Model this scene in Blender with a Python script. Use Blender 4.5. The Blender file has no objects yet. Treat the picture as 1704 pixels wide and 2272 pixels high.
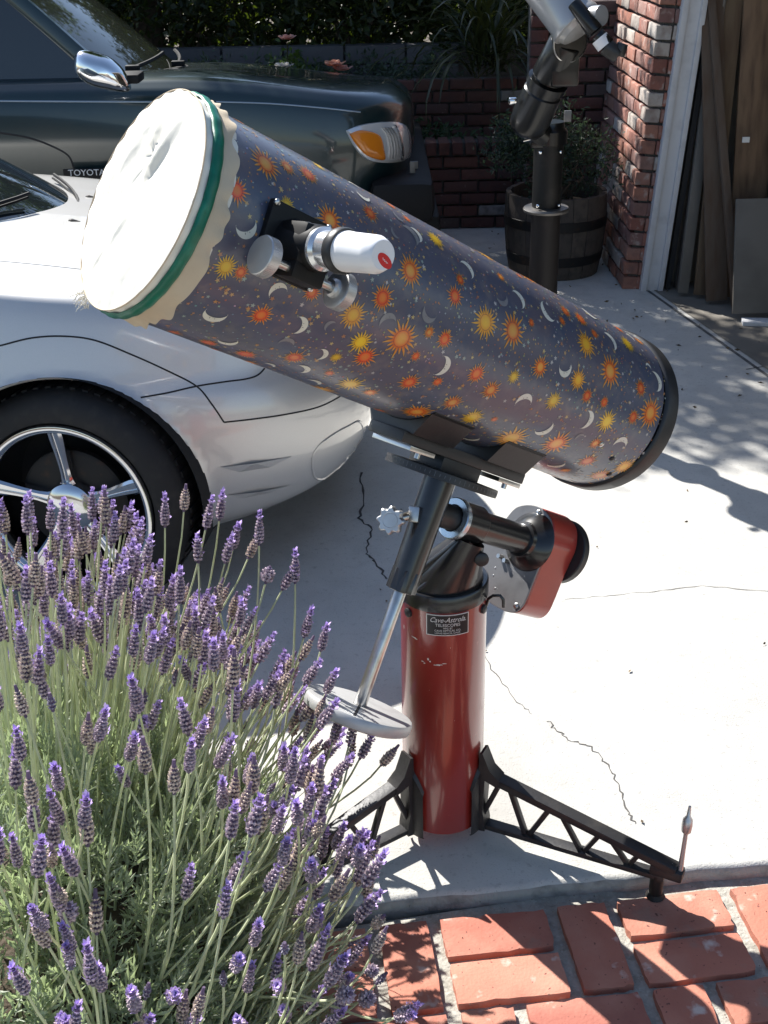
import bpy, bmesh, math, random
import numpy as np
from mathutils import Vector, Matrix
from mathutils.bvhtree import BVHTree
R_ = math.radians
rng = random.Random(7)
nrg = np.random.default_rng(7)
SC = bpy.context.scene
COL = SC.collection
V3 = lambda *a: np.array(a, float)
def unit(v):
    v = np.asarray(v, float); return v/np.linalg.norm(v)

# ------------------------------------------------------------------ camera
CAM_F, CAM_P, CAM_R, CAM_H = 2700.0, R_(26.7), R_(-1.2), 1.75
CX, CY = 852.0, 1136.0
_f = V3(0, math.cos(CAM_P), -math.sin(CAM_P)); _r = V3(1, 0, 0); _u = np.cross(_r, _f)
CR = math.cos(CAM_R)*_r+math.sin(CAM_R)*_u; CU = math.cos(CAM_R)*_u-math.sin(CAM_R)*_r
cd = bpy.data.cameras.new('camera'); cam = bpy.data.objects.new('camera', cd); COL.objects.link(cam)
cd.sensor_fit = 'VERTICAL'; cd.sensor_height = 36.0; cd.sensor_width = 27.0
cd.lens = CAM_F/2272*36.0; cd.clip_start = 0.05; cd.clip_end = 600
m = Matrix.Identity(4)
for i in range(3):
    m[i][0] = CR[i]; m[i][1] = CU[i]; m[i][2] = -_f[i]
m[2][3] = CAM_H
cam.matrix_world = m
SC.camera = cam
def ray(x, y): return _f+CR*(x-CX)/CAM_F-CU*(y-CY)/CAM_F
def onz(x, y, z=0.0):
    d = ray(x, y); return V3(0, 0, CAM_H)+d*(z-CAM_H)/d[2]
def ony(x, y, Y):
    d = ray(x, y); return V3(0, 0, CAM_H)+d*Y/d[1]

# ------------------------------------------------------------------ light
SUN_EL, SUN_AZ = R_(45), R_(126.5)          # azimuth counter-clockwise from +X
sv = Vector((math.cos(SUN_AZ)*math.cos(SUN_EL), math.sin(SUN_AZ)*math.cos(SUN_EL), math.sin(SUN_EL)))
w = bpy.data.worlds.new('World'); SC.world = w; w.use_nodes = True
nt = w.node_tree; nt.nodes.clear()
sky = nt.nodes.new('ShaderNodeTexSky'); sky.sky_type = 'NISHITA'; sky.sun_disc = False
sky.sun_elevation = SUN_EL; sky.sun_rotation = math.pi/2-SUN_AZ
sky.air_density = 1.0; sky.dust_density = 0.6; sky.ozone_density = 1.0
bg = nt.nodes.new('ShaderNodeBackground'); bg.inputs[1].default_value = 0.082
wo = nt.nodes.new('ShaderNodeOutputWorld')
nt.links.new(sky.outputs[0], bg.inputs[0]); nt.links.new(bg.outputs[0], wo.inputs[0])
sl = bpy.data.lights.new('sun', 'SUN'); sl.energy = 5.0; sl.angle = R_(0.53); sl.color = (1.0, 0.97, 0.92)
so = bpy.data.objects.new('sun', sl); COL.objects.link(so)
so.rotation_euler = sv.to_track_quat('Z', 'Y').to_euler(); so.location = (-5, 7, 10)
SC.view_settings.view_transform = 'Standard'; SC.view_settings.look = 'None'
SC.view_settings.exposure = 1.05; SC.view_settings.gamma = 1.0; SC.view_settings.use_curve_mapping = False
SC.cycles.use_denoising = True
SC.cycles.max_bounces = 8; SC.cycles.transparent_max_bounces = 8
SC.cycles.caustics_reflective = False; SC.cycles.caustics_refractive = False

# ------------------------------------------------------------------ materials
def mat(name, col, rough=0.6, metal=0.0, coat=0.0, coat_r=0.05, spec=0.5, noise=None, bump=None, vary=None, attr=None, transl=None, sheen=0.0, trans=0.0, ior=1.5, alpha=1.0, stretch=None):
    """noise: list of (scale, detail, colour2, lo, hi); bump: (scale, strength, distance); vary: list of colours per object"""
    mt = bpy.data.materials.new(name); mt.use_nodes = True
    nt = mt.node_tree; N = nt.nodes; L = nt.links
    b = N['Principled BSDF']; out = N['Material Output']
    b.inputs['Base Color'].default_value = (*col, 1); b.inputs['Roughness'].default_value = rough
    b.inputs['Metallic'].default_value = metal; b.inputs['Coat Weight'].default_value = coat
    b.inputs['Coat Roughness'].default_value = coat_r; b.inputs['Specular IOR Level'].default_value = spec
    b.inputs['Sheen Weight'].default_value = sheen; b.inputs['Transmission Weight'].default_value = trans; b.inputs['IOR'].default_value = ior
    b.inputs['Alpha'].default_value = alpha
    tc = N.new('ShaderNodeTexCoord'); src = None
    co = tc.outputs['Object']
    if vary:
        oi = N.new('ShaderNodeObjectInfo'); rp = N.new('ShaderNodeValToRGB'); rp.color_ramp.interpolation = 'CONSTANT'
        el = rp.color_ramp.elements
        el[0].position = 0; el[0].color = (*vary[0], 1); el[1].position = 1/len(vary); el[1].color = (*vary[min(1, len(vary)-1)], 1)
        for i in range(2, len(vary)):
            e = el.new(i/len(vary)); e.color = (*vary[i], 1)
        L.new(oi.outputs['Random'], rp.inputs[0]); src = rp.outputs[0]
        ad = N.new('ShaderNodeVectorMath'); ad.operation = 'ADD'
        sc_ = N.new('ShaderNodeMath'); sc_.operation = 'MULTIPLY'; sc_.inputs[1].default_value = 37.0
        L.new(oi.outputs['Random'], sc_.inputs[0]); L.new(sc_.outputs[0], ad.inputs[1]); L.new(tc.outputs['Object'], ad.inputs[0]); co = ad.outputs[0]
    if stretch:
        vm = N.new('ShaderNodeVectorMath'); vm.operation = 'MULTIPLY'; vm.inputs[1].default_value = stretch; L.new(co, vm.inputs[0]); co = vm.outputs[0]
    if attr:
        at = N.new('ShaderNodeAttribute'); at.attribute_name = attr; src = at.outputs['Color']
    for (scale, det, c2, lo, hi) in (noise or []):
        nz = N.new('ShaderNodeTexNoise'); nz.inputs['Scale'].default_value = scale; nz.inputs['Detail'].default_value = det
        L.new(co, nz.inputs['Vector'])
        mr = N.new('ShaderNodeMapRange'); mr.inputs[1].default_value = lo; mr.inputs[2].default_value = hi; mr.clamp = True
        L.new(nz.outputs[0], mr.inputs[0])
        mx = N.new('ShaderNodeMix'); mx.data_type = 'RGBA'
        L.new(mr.outputs[0], mx.inputs[0])
        if src is not None: L.new(src, mx.inputs[6])
        else: mx.inputs[6].default_value = (*col, 1)
        mx.inputs[7].default_value = (*c2, 1); src = mx.outputs[2]
    if src is not None: L.new(src, b.inputs['Base Color'])
    if bump:
        nz = N.new('ShaderNodeTexNoise'); nz.inputs['Scale'].default_value = bump[0]; nz.inputs['Detail'].default_value = 6
        L.new(co, nz.inputs['Vector'])
        bp = N.new('ShaderNodeBump'); bp.inputs['Strength'].default_value = bump[1]; bp.inputs['Distance'].default_value = bump[2]
        L.new(nz.outputs[0], bp.inputs['Height']); L.new(bp.outputs[0], b.inputs['Normal'])
    if transl:
        tr = N.new('ShaderNodeBsdfTranslucent'); tr.inputs[0].default_value = (*transl[0], 1)
        ms = N.new('ShaderNodeMixShader'); ms.inputs[0].default_value = transl[1]
        L.new(b.outputs[0], ms.inputs[1]); L.new(tr.outputs[0], ms.inputs[2]); L.new(ms.outputs[0], out.inputs[0])
    return mt
M = {}
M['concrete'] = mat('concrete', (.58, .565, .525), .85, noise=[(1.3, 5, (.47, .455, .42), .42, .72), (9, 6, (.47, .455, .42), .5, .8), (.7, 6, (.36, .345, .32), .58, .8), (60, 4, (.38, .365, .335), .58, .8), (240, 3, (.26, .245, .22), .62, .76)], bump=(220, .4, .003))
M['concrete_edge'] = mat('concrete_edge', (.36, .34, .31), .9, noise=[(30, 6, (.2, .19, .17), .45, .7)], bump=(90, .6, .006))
M['crack'] = mat('crack', (.09, .085, .08), .95)
M['joint'] = mat('joint', (.10, .10, .10), .95, noise=[(40, 3, (.2, .2, .19), .5, .7)])
M['paver'] = mat('paver', (.55, .2, .12), .8, vary=[(.48, .175, .115), (.42, .14, .095), (.51, .20, .135), (.37, .125, .09), (.45, .165, .11), (.40, .15, .10)], noise=[(7, 5, (.55, .27, .19), .48, .78), (4, 5, (.31, .105, .075), .5, .78), (13, 6, (.30, .22, .17), .62, .8), (120, 2, (.16, .06, .045), .68, .73), (24, 6, (.66, .52, .45), .64, .76)], bump=(160, .4, .003))
M['mortar'] = mat('mortar', (.40, .385, .34), .95, noise=[(45, 6, (.27, .26, .22), .4, .7), (140, 3, (.5, .48, .43), .55, .8)], bump=(110, .8, .006))
M['soil'] = mat('soil', (.10, .075, .05), .95, noise=[(25, 6, (.05, .038, .028), .4, .7)], bump=(60, .8, .01))
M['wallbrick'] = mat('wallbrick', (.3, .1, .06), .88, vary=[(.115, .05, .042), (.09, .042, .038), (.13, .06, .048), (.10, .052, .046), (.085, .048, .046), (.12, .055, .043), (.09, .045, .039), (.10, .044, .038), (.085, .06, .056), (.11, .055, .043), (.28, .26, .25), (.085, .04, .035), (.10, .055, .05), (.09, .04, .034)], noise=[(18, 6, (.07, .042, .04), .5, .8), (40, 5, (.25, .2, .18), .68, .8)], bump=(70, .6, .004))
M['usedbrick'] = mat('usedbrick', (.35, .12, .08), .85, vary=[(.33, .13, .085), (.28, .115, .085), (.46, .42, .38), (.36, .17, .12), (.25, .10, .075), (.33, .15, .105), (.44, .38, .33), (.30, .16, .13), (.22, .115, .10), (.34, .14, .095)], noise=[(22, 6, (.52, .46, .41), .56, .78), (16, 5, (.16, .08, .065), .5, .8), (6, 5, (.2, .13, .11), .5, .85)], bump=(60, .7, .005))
M['wallmortar'] = mat('wallmortar', (.085, .08, .075), .95, noise=[(30, 5, (.12, .115, .11), .4, .7)], bump=(80, .6, .005))
M['greyblock'] = mat('greyblock', (.2, .19, .19), .9, vary=[(.10, .098, .105), (.12, .115, .12), (.09, .088, .095)], noise=[(14, 6, (.1, .1, .1), .45, .75)], bump=(50, .6, .005))
M['black_paint'] = mat('black_paint', (.012, .012, .013), .28, coat=.5, coat_r=.12, noise=[(30, 5, (.03, .03, .03), .6, .8)], bump=(300, .08, .0006))
M['black_satin'] = mat('black_satin', (.022, .022, .023), .42, noise=[(20, 6, (.045, .043, .04), .55, .8)], bump=(140, .2, .001))
M['cast_iron'] = mat('cast_iron', (.028, .027, .028), .45, noise=[(25, 6, (.055, .05, .045), .5, .8)], bump=(120, .35, .0015))
M['red_enamel'] = mat('red_enamel', (.31, .030, .022), .32, coat=.9, coat_r=.12, noise=[(6, 4, (.25, .024, .018), .4, .7), (60, 4, (.38, .07, .05), .68, .76), (3, 6, (.34, .05, .035), .5, .8)], bump=(60, .06, .001))
M['red_box'] = mat('red_box', (.40, .045, .03), .30, coat=.6, coat_r=.1, noise=[(9, 5, (.33, .04, .03), .4, .7)], bump=(120, .06, .0006))
M['grey_plate'] = mat('grey_plate', (.17, .17, .175), .42, metal=.3, noise=[(20, 6, (.10, .10, .105), .5, .8)], bump=(140, .1, .0006))
M['chrome'] = mat('chrome', (.86, .87, .88), .06, metal=1.0)
M['wheel_chrome'] = mat('wheel_chrome', (.62, .63, .66), .09, metal=1.0, bump=(9, .04, .004))
M['steel'] = mat('steel', (.6, .59, .57), .28, metal=1.0, noise=[(30, 6, (.42, .38, .33), .5, .8)], bump=(60, .1, .0008))
M['aluminium'] = mat('aluminium', (.6, .6, .6), .4, metal=.85, noise=[(25, 5, (.5, .5, .5), .4, .7)])
M['silver_paint'] = mat('silver_paint', (.55, .55, .54), .45, metal=.4, noise=[(18, 6, (.42, .41, .40), .5, .8)], bump=(70, .15, .001))
M['bare_metal'] = mat('bare_metal', (.75, .7, .64), .5, metal=.3)
M['blue_ring'] = mat('blue_ring', (.55, .62, .68), .25, metal=.8)
M['tube_film'] = mat('tube_film', (.070, .088, .140), .36, coat=.45, coat_r=.2, noise=[(5, 5, (.105, .095, .125), .4, .68), (14, 5, (.05, .078, .135), .5, .78), (45, 4, (.15, .14, .155), .52, .78)], bump=(7, .12, .004))
M['print'] = mat('print', (.8, .3, .05), .36, coat=.45, coat_r=.2, attr='Col')
M['cover_cloth'] = mat('cover_cloth', (.80, .77, .69), .8, sheen=.2, noise=[(10, 5, (.80, .76, .66), .45, .75)], bump=(30, .35, .004))
M['ruffle_cloth'] = mat('ruffle_cloth', (.70, .60, .45), .85, noise=[(14, 5, (.62, .5, .36), .4, .7)], bump=(420, .25, .0012), transl=((.7, .55, .36), .2))
M['green_tape'] = mat('green_tape', (.0, .13, .075), .35, noise=[(40, 4, (.0, .18, .11), .5, .7)], bump=(90, .3, .001))
M['white_plastic'] = mat('white_plastic', (.80, .80, .81), .35)
M['red_label'] = mat('red_label', (.65, .02, .02), .4)
M['white_print'] = mat('white_print', (.82, .82, .80), .5)
M['silver_print'] = mat('silver_print', (.72, .70, .66), .45, metal=.2)
M['plate_black'] = mat('plate_black', (.012, .012, .013), .4)
M['car_silver'] = mat('car_silver', (.66, .65, .63), .40, metal=.5, coat=1.0, coat_r=.03, noise=[(900, 2, (.60, .59, .57), .4, .7)])
M['car_gap'] = mat('car_gap', (.015, .015, .017), .7)
M['glass_dark'] = mat('glass_dark', (.012, .016, .018), .03, spec=.7, coat=.6, coat_r=.02)
M['rubber'] = mat('rubber', (.014, .014, .015), .75, noise=[(30, 4, (.03, .028, .026), .5, .8)], bump=(120, .3, .001))
M['well'] = mat('well', (.008, .008, .009), .9)
M['truck_green'] = mat('truck_green', (.005, .024, .026), .30, metal=.15, coat=.9, coat_r=.07, noise=[(700, 2, (.008, .026, .034), .4, .7), (5, 5, (.022, .034, .034), .45, .85)])
M['truck_trim'] = mat('truck_trim', (.008, .008, .009), .6, spec=.25)
M['lamp_clear'] = mat('lamp_clear', (.80, .82, .84), .14, metal=.35, coat=1, coat_r=.02, bump=(40, .2, .002))
M['lamp_amber'] = mat('lamp_amber', (.85, .25, .015), .15, coat=1, coat_r=.02, bump=(60, .25, .002))
M['white_wood'] = mat('white_wood', (.66, .66, .67), .6, noise=[(16, 5, (.55, .55, .56), .5, .75)], bump=(40, .15, .002))
M['scope_grey'] = mat('scope_grey', (.42, .42, .42), .3, metal=.3, coat=.3)
M['dark_gloss'] = mat('dark_gloss', (.005, .0055, .006), .30, coat=.25, coat_r=.12, spec=.4)
M['pole_black'] = mat('pole_black', (.007, .007, .007), .45, spec=.3, noise=[(15, 5, (.035, .03, .027), .5, .8)])
M['pole_brown'] = mat('pole_brown', (.011, .0085, .0085), .5, spec=.3, noise=[(15, 5, (.026, .02, .018), .5, .8)])
M['barrel_wood'] = mat('barrel_wood', (.16, .12, .09), .85, vary=[(.085, .068, .056), (.10, .08, .064), (.072, .058, .05)], noise=[(25, 6, (.045, .037, .032), .45, .8)], bump=(60, .6, .003))
M['hoop'] = mat('hoop', (.03, .028, .027), .6, metal=.6, noise=[(25, 5, (.08, .045, .03), .55, .8)])
M['plank'] = mat('plank', (.3, .18, .09), .7, vary=[(.20, .10, .048), (.16, .11, .065), (.27, .145, .065), (.12, .085, .06), (.21, .13, .075)], noise=[(30, 6, (.10, .058, .034), .42, .7)], bump=(60, .3, .002), stretch=(1, 1, .06))
M['panel_grey'] = mat('panel_grey', (.16, .145, .125), .6, noise=[(5, 5, (.11, .10, .085), .45, .75)])
M['drywall'] = mat('drywall', (.28, .25, .21), .9, noise=[(5, 5, (.2, .18, .15), .45, .75)])
M['focus_black'] = mat('focus_black', (.006, .006, .0065), .5, spec=.3)
M['dark_metal'] = mat('dark_metal', (.16, .15, .14), .45, metal=.8)
M['bark'] = mat('bark', (.11, .08, .055), .9, noise=[(20, 6, (.05, .04, .03), .45, .7)], bump=(40, .8, .01))
M['leaf_hedge'] = mat('leaf_hedge', (.03, .05, .014), .5, attr='Col', transl=((.16, .24, .02), .16))
M['leaf_tree'] = mat('leaf_tree', (.05, .085, .025), .5, attr='Col', transl=((.16, .26, .04), .35))
M['leaf_strap'] = mat('leaf_strap', (.025, .035, .014), .35, noise=[(6, 4, (.045, .05, .018), .4, .7)], transl=((.2, .22, .04), .15))
M['leaf_pot'] = mat('leaf_pot', (.055, .085, .06), .55, attr='Col', transl=((.1, .17, .08), .25))
M['petal'] = mat('petal', (.72, .45, .36), .6, vary=[(.75, .42, .36), (.70, .52, .44), (.78, .40, .25)], transl=((.8, .45, .36), .4))
M['petal_white'] = mat('petal_white', (.75, .73, .7), .6, transl=((.75, .7, .62), .35))
M['lav_leaf'] = mat('lav_leaf', (.17, .22, .11), .55, attr='Col', transl=((.45, .56, .26), .36))
M['lav_stem'] = mat('lav_stem', (.64, .67, .47), .6, noise=[(30, 3, (.50, .55, .34), .4, .7)], transl=((.7, .75, .46), .28))
M['lav_head'] = mat('lav_head', (.3, .2, .5), .75, attr='Col', transl=((.62, .5, .72), .22))

# ------------------------------------------------------------------ object helpers
def props(o, label=None, cat=None, group=None, kind=None):
    if label: o['label'] = label
    if cat: o['category'] = cat
    if group: o['group'] = group
    if kind: o['kind'] = kind
    return o
def thing(name, label, cat, loc=(0, 0, 0), group=None, kind=None, mw=None):
    o = bpy.data.objects.new(name, None); COL.objects.link(o); o.empty_display_size = .1
    if mw is not None: o.matrix_basis = mw
    else: o.location = loc
    return props(o, label, cat, group, kind)
def base_matrix(o):
    mm = o.matrix_basis.copy()
    while o.parent is not None:
        o = o.parent; mm = o.matrix_basis @ mm
    return mm
def frame(a, hint=(0, 0, 1)):
    a = unit(a); h = np.asarray(hint, float)
    if abs(a@unit(h)) > .98: h = V3(1, 0, 0)
    e1 = unit(np.cross(h, a)); e2 = np.cross(a, e1); return e1, e2, a

class MB:
    def __init__(s): s.v = []; s.f = []; s.c = []; s.n = 0
    def add(s, v, f, col=None):
        v = np.asarray(v, float).reshape(-1, 3); s.v.append(v)
        s.f += [tuple(int(i)+s.n for i in q) for q in f]
        s.c.append(np.tile(np.array([*(col if col is not None else (1, 1, 1)), 1.0]), (len(v), 1)) if (col is None or np.ndim(col) == 1) else np.hstack([np.asarray(col), np.ones((len(v), 1))]))
        s.n += len(v); return s
    def box(s, c, hx, hy, hz, ax=None, bev=0.0, col=None):
        c = np.asarray(c, float)
        X, Y, Z = (V3(1, 0, 0), V3(0, 1, 0), V3(0, 0, 1)) if ax is None else ax
        if bev <= 0:
            v = [c+X*a*hx+Y*b*hy+Z*d*hz for a in (-1, 1) for b in (-1, 1) for d in (-1, 1)]
            return s.add(v, [(0, 1, 3, 2), (4, 6, 7, 5), (0, 4, 5, 1), (2, 3, 7, 6), (0, 2, 6, 4), (1, 5, 7, 3)], col)
        bm = bmesh.new(); bmesh.ops.create_cube(bm, size=2.0)
        for q in bm.verts: q.co = Vector((q.co.x*hx, q.co.y*hy, q.co.z*hz))
        bmesh.ops.bevel(bm, geom=list(bm.edges), offset=min(bev, .9*min(hx, hy, hz)), segments=2, affect='EDGES', profile=.6)
        bm.verts.index_update()
        v = [c+X*q.co.x+Y*q.co.y+Z*q.co.z for q in bm.verts]; f = [[q.index for q in p.verts] for p in bm.faces]; bm.free()
        return s.add(v, f, col)
    def lathe(s, o, a, prof, seg=32, cap0=True, cap1=True, col=None, hint=(0, 0, 1), scale2=1.0):
        """prof: list of (t along a, radius)"""
        e1, e2, a = frame(a, hint); o = np.asarray(o, float)
        th = np.arange(seg)*2*math.pi/seg
        ring = np.cos(th)[:, None]*e1+np.sin(th)[:, None]*e2*scale2
        v = np.concatenate([o+a*t+ring*r for t, r in prof]); f = []
        for k in range(len(prof)-1):
            for i in range(seg):
                j = (i+1) % seg; f.append((k*seg+i, k*seg+j, (k+1)*seg+j, (k+1)*seg+i))
        if cap0: f.append(tuple(range(seg))[::-1])
        if cap1: f.append(tuple((len(prof)-1)*seg+i for i in range(seg)))
        return s.add(v, f, col)
    def cyl(s, p0, p1, r0, r1=None, seg=24, bev=0.0, col=None):
        p0 = np.asarray(p0, float); p1 = np.asarray(p1, float); r1 = r0 if r1 is None else r1
        L = np.linalg.norm(p1-p0)
        pr = [(0, r0), (L, r1)] if bev <= 0 else [(0, r0-bev), (bev*.3, r0-bev*.3), (bev, r0), (L-bev, r1), (L-bev*.3, r1-bev*.3), (L, r1-bev)]
        return s.lathe(p0, p1-p0, pr, seg, col=col)
    def tube(s, pts, r, seg=8, caps=True, col=None):
        pts = np.asarray(pts, float); n = len(pts); rr = np.broadcast_to(np.asarray(r, float), (n,))
        T = np.gradient(pts, axis=0); T /= np.linalg.norm(T, axis=1)[:, None]+1e-12
        e1, e2, _ = frame(T[0]); V = []; th = np.arange(seg)*2*math.pi/seg
        for k in range(n):
            e1 = unit(e1-T[k]*(e1@T[k])); e2 = np.cross(T[k], e1)
            V.append(pts[k]+(np.cos(th)[:, None]*e1+np.sin(th)[:, None]*e2)*rr[k])
        f = []
        for k in range(n-1):
            for i in range(seg):
                j = (i+1) % seg; f.append((k*seg+i, k*seg+j, (k+1)*seg+j, (k+1)*seg+i))
        if caps: f.append(tuple(range(seg))[::-1]); f.append(tuple((n-1)*seg+i for i in range(seg)))
        return s.add(np.concatenate(V), f, col)
    def grid(s, P, close_u=False, col=None):
        P = np.asarray(P, float); a, b = P.shape[:2]; f = []
        for i in range(a if close_u else a-1):
            for j in range(b-1):
                i2 = (i+1) % a; f.append((i*b+j, i2*b+j, i2*b+j+1, i*b+j+1))
        return s.add(P.reshape(-1, 3), f, col)
    def prism(s, poly, o, X, Y, Z, d0, d1, col=None, bev=0.0):
        """poly in (X, Y), extruded along Z from d0 to d1"""
        o = np.asarray(o, float); n = len(poly); v = []
        levels = [d0, d1] if bev <= 0 else [d0, d0+bev, d1-bev, d1]
        pc = np.mean(np.array(poly), axis=0)
        for k, d in enumerate(levels):
            sh = 1.0
            if bev > 0 and k in (0, 3): sh = 1-bev/ (np.max(np.linalg.norm(np.array(poly)-pc, axis=1)))
            for x, y in poly:
                x2, y2 = pc[0]+(x-pc[0])*sh, pc[1]+(y-pc[1])*sh
                v.append(o+X*x2+Y*y2+Z*d)
        f = [tuple(range(n))[::-1], tuple(range((len(levels)-1)*n, len(levels)*n))]
        for k in range(len(levels)-1):
            for i in range(n):
                j = (i+1) % n; f.append((k*n+i, k*n+j, (k+1)*n+j, (k+1)*n+i))
        return s.add(v, f, col)
    def mesh(s, name, m, smooth=None, inv=None, colour=False, fix=True):
        me = bpy.data.meshes.new(name); v = np.concatenate(s.v)
        if inv is not None:
            A = np.array(inv); v = v@A[:3, :3].T+A[:3, 3]
        me.from_pydata(v.tolist(), [], s.f)
        if colour:
            ca = me.color_attributes.new('Col', 'FLOAT_COLOR', 'POINT'); ca.data.foreach_set('color', np.concatenate(s.c).ravel())
        if fix:
            bm = bmesh.new(); bm.from_mesh(me); bmesh.ops.recalc_face_normals(bm, faces=list(bm.faces)); bm.to_mesh(me); bm.free()
        me.materials.append(M[m] if isinstance(m, str) else m)
        if smooth:
            me.shade_smooth(); me.set_sharp_from_angle(angle=R_(smooth))
        return me
    def build(s, name, m, parent=None, smooth=40, colour=False, fix=True, local=False):
        inv = None
        if parent is not None and not local: inv = base_matrix(parent).inverted()
        o = bpy.data.objects.new(name, s.mesh(name, m, smooth, inv, colour, fix)); COL.objects.link(o)
        if parent is not None: o.parent = parent
        return o
def inst(src, name, parent, loc=None, mw=None):
    o = bpy.data.objects.new(name, src if isinstance(src, bpy.types.Mesh) else src.data); COL.objects.link(o)
    if mw is not None: o.matrix_basis = mw
    elif loc is not None: o.location = loc
    if parent is not None: o.parent = parent
    return o
def ss(x): x = np.clip(x, 0, 1); return x*x*(3-2*x)

def text_mesh(body, size, depth=.0006, shear=0.0):
    """verts, faces of extruded lettering centred on the origin in its XY plane"""
    cu = bpy.data.curves.new('lettering', 'FONT'); cu.body = body; cu.size = size; cu.extrude = depth; cu.align_x = 'CENTER'; cu.align_y = 'CENTER'; cu.shear = shear; cu.resolution_u = 3
    o = bpy.data.objects.new('lettering', cu); COL.objects.link(o)
    me = bpy.data.meshes.new_from_object(o.evaluated_get(bpy.context.evaluated_depsgraph_get()))
    v = np.array([q.co[:] for q in me.vertices]).reshape(-1, 3); f = [tuple(p.vertices) for p in me.polygons]
    bpy.data.objects.remove(o); bpy.data.curves.remove(cu); bpy.data.meshes.remove(me)
    return v, f

# ------------------------------------------------------------------ ground, driveway, pavers
gm = MB(); gm.add([(-80, -60, -.11), (80, -60, -.11), (80, 120, -.11), (-80, 120, -.11)], [(0, 1, 2, 3)])
props(gm.build('ground', 'soil', smooth=None), kind='structure')
EDX = lambda x: 1.7851+0.1076*x
dv = MB(); xs = np.linspace(-9, 2.6, 300); edge = []
for x in xs:
    edge.append((x, EDX(x)+.0025*math.sin(x*23)+.0018*math.sin(x*61+1)+rng.uniform(-.0012, .0012)))
n = len(edge); v = []
for x, y in edge: v.append((x, y+.016, 0))
for x, y in edge: v.append((x, y+.004, -.006))
for x, y in edge: v.append((x, y, -.02))
for x, y in edge: v.append((x, y+.003, -.1))
for x, y in edge: v.append((x, 7.3, 0))
f = []
for a, b in ((0, 1), (1, 2), (2, 3), (4, 0)):
    f += [(a*n+i, b*n+i, b*n+i+1, a*n+i+1) for i in range(n-1)]
dv.add(v, f)
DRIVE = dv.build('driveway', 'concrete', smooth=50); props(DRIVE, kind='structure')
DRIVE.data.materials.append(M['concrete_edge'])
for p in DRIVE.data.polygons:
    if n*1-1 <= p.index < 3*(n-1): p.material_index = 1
# bricks of the path
path = MB(); path.add([(-2.2, -2.0, -.034), (3.2, -2.0, -.034), (3.2, 2.32, -.034), (-2.2, 1.39, -.034)], [(0, 1, 2, 3)])
xsg = np.linspace(-1.6, 1.6, 130); ysg = np.linspace(.9, 2.1, 60)
PATH = props(path.build('brick_path', 'mortar', smooth=None), kind='structure')
BY = R_(6.6); bX = V3(math.cos(BY), math.sin(BY), 0); bY = V3(-math.sin(BY), math.cos(BY), 0)
BO = V3(-.0246, 1.7362, 0)*1.0; W_, J_, L_ = .0885, .0316, .2
def paver_mesh(w, h, seed):
    r = random.Random(seed); bm = bmesh.new(); bmesh.ops.create_cube(bm, size=1)
    for q in bm.verts: q.co = Vector((q.co.x*w, q.co.y*h, q.co.z*.04))
    bmesh.ops.subdivide_edges(bm, edges=[e for e in bm.edges if abs(e.verts[0].co.z-e.verts[1].co.z) < .001], cuts=8, use_grid_fill=True)
    for q in bm.verts:
        ex = abs(abs(q.co.x)-w/2) < 1e-4; ey = abs(abs(q.co.y)-h/2) < 1e-4
        chip = r.random() < .05
        if ex: q.co.x += r.uniform(-.0013, .0009)-(math.copysign(.003, q.co.x) if chip else 0)
        if ey: q.co.y += r.uniform(-.0013, .0009)-(math.copysign(.003, q.co.y) if chip else 0)
        if ex and ey: q.co.x *= .985; q.co.y *= .985
        if q.co.z > 0: q.co.z += r.uniform(-.0008, .0008)-(.0012 if (ex or ey) else 0)
    top = [e for e in bm.edges if all(q.co.z > 0 for q in e.verts) and all(abs(abs(q.co.x)-w/2) < .006 or abs(abs(q.co.y)-h/2) < .006 for q in e.verts)]
    bmesh.ops.recalc_face_normals(bm, faces=list(bm.faces))
    me = bpy.data.meshes.new('brick'); bm.to_mesh(me); bm.free(); me.materials.append(M['paver']); me.shade_smooth(); me.set_sharp_from_angle(angle=R_(50)); return me
PV = [paver_mesh(L_*1.035, W_*1.06, 30+i) for i in range(6)]
def paver(cx_, cy_, rot):
    c = BO+bX*cx_+bY*cy_
    if c[1] > EDX(c[0])-(.012 if rot else -.0) or c[0] < -.75 or c[0] > 1.6 or c[1] < .75: return
    mw = Matrix.Translation((c[0], c[1], -.038+rng.uniform(-.0012, .0012))) @ Matrix.Rotation(BY+(math.pi/2 if rot else 0)+rng.uniform(-.012, .012), 4, 'Z') @ Matrix.Rotation(rng.uniform(-.006, .006), 4, 'X')
    inst(rng.choice(PV), 'brick', PATH, mw=mw)
per = W_+2*J_+L_
for row in range(0, 6):
    for k in range(-7, 8):
        ox = k*per+(.12 if row % 2 else 0.0); oy = -row*.222
        paver(ox+W_/2, oy-L_/2, True)
        paver(ox+W_+J_+L_/2, oy-W_/2, False); paver(ox+W_+J_+L_/2, oy-(L_-W_/2), False)
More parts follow.
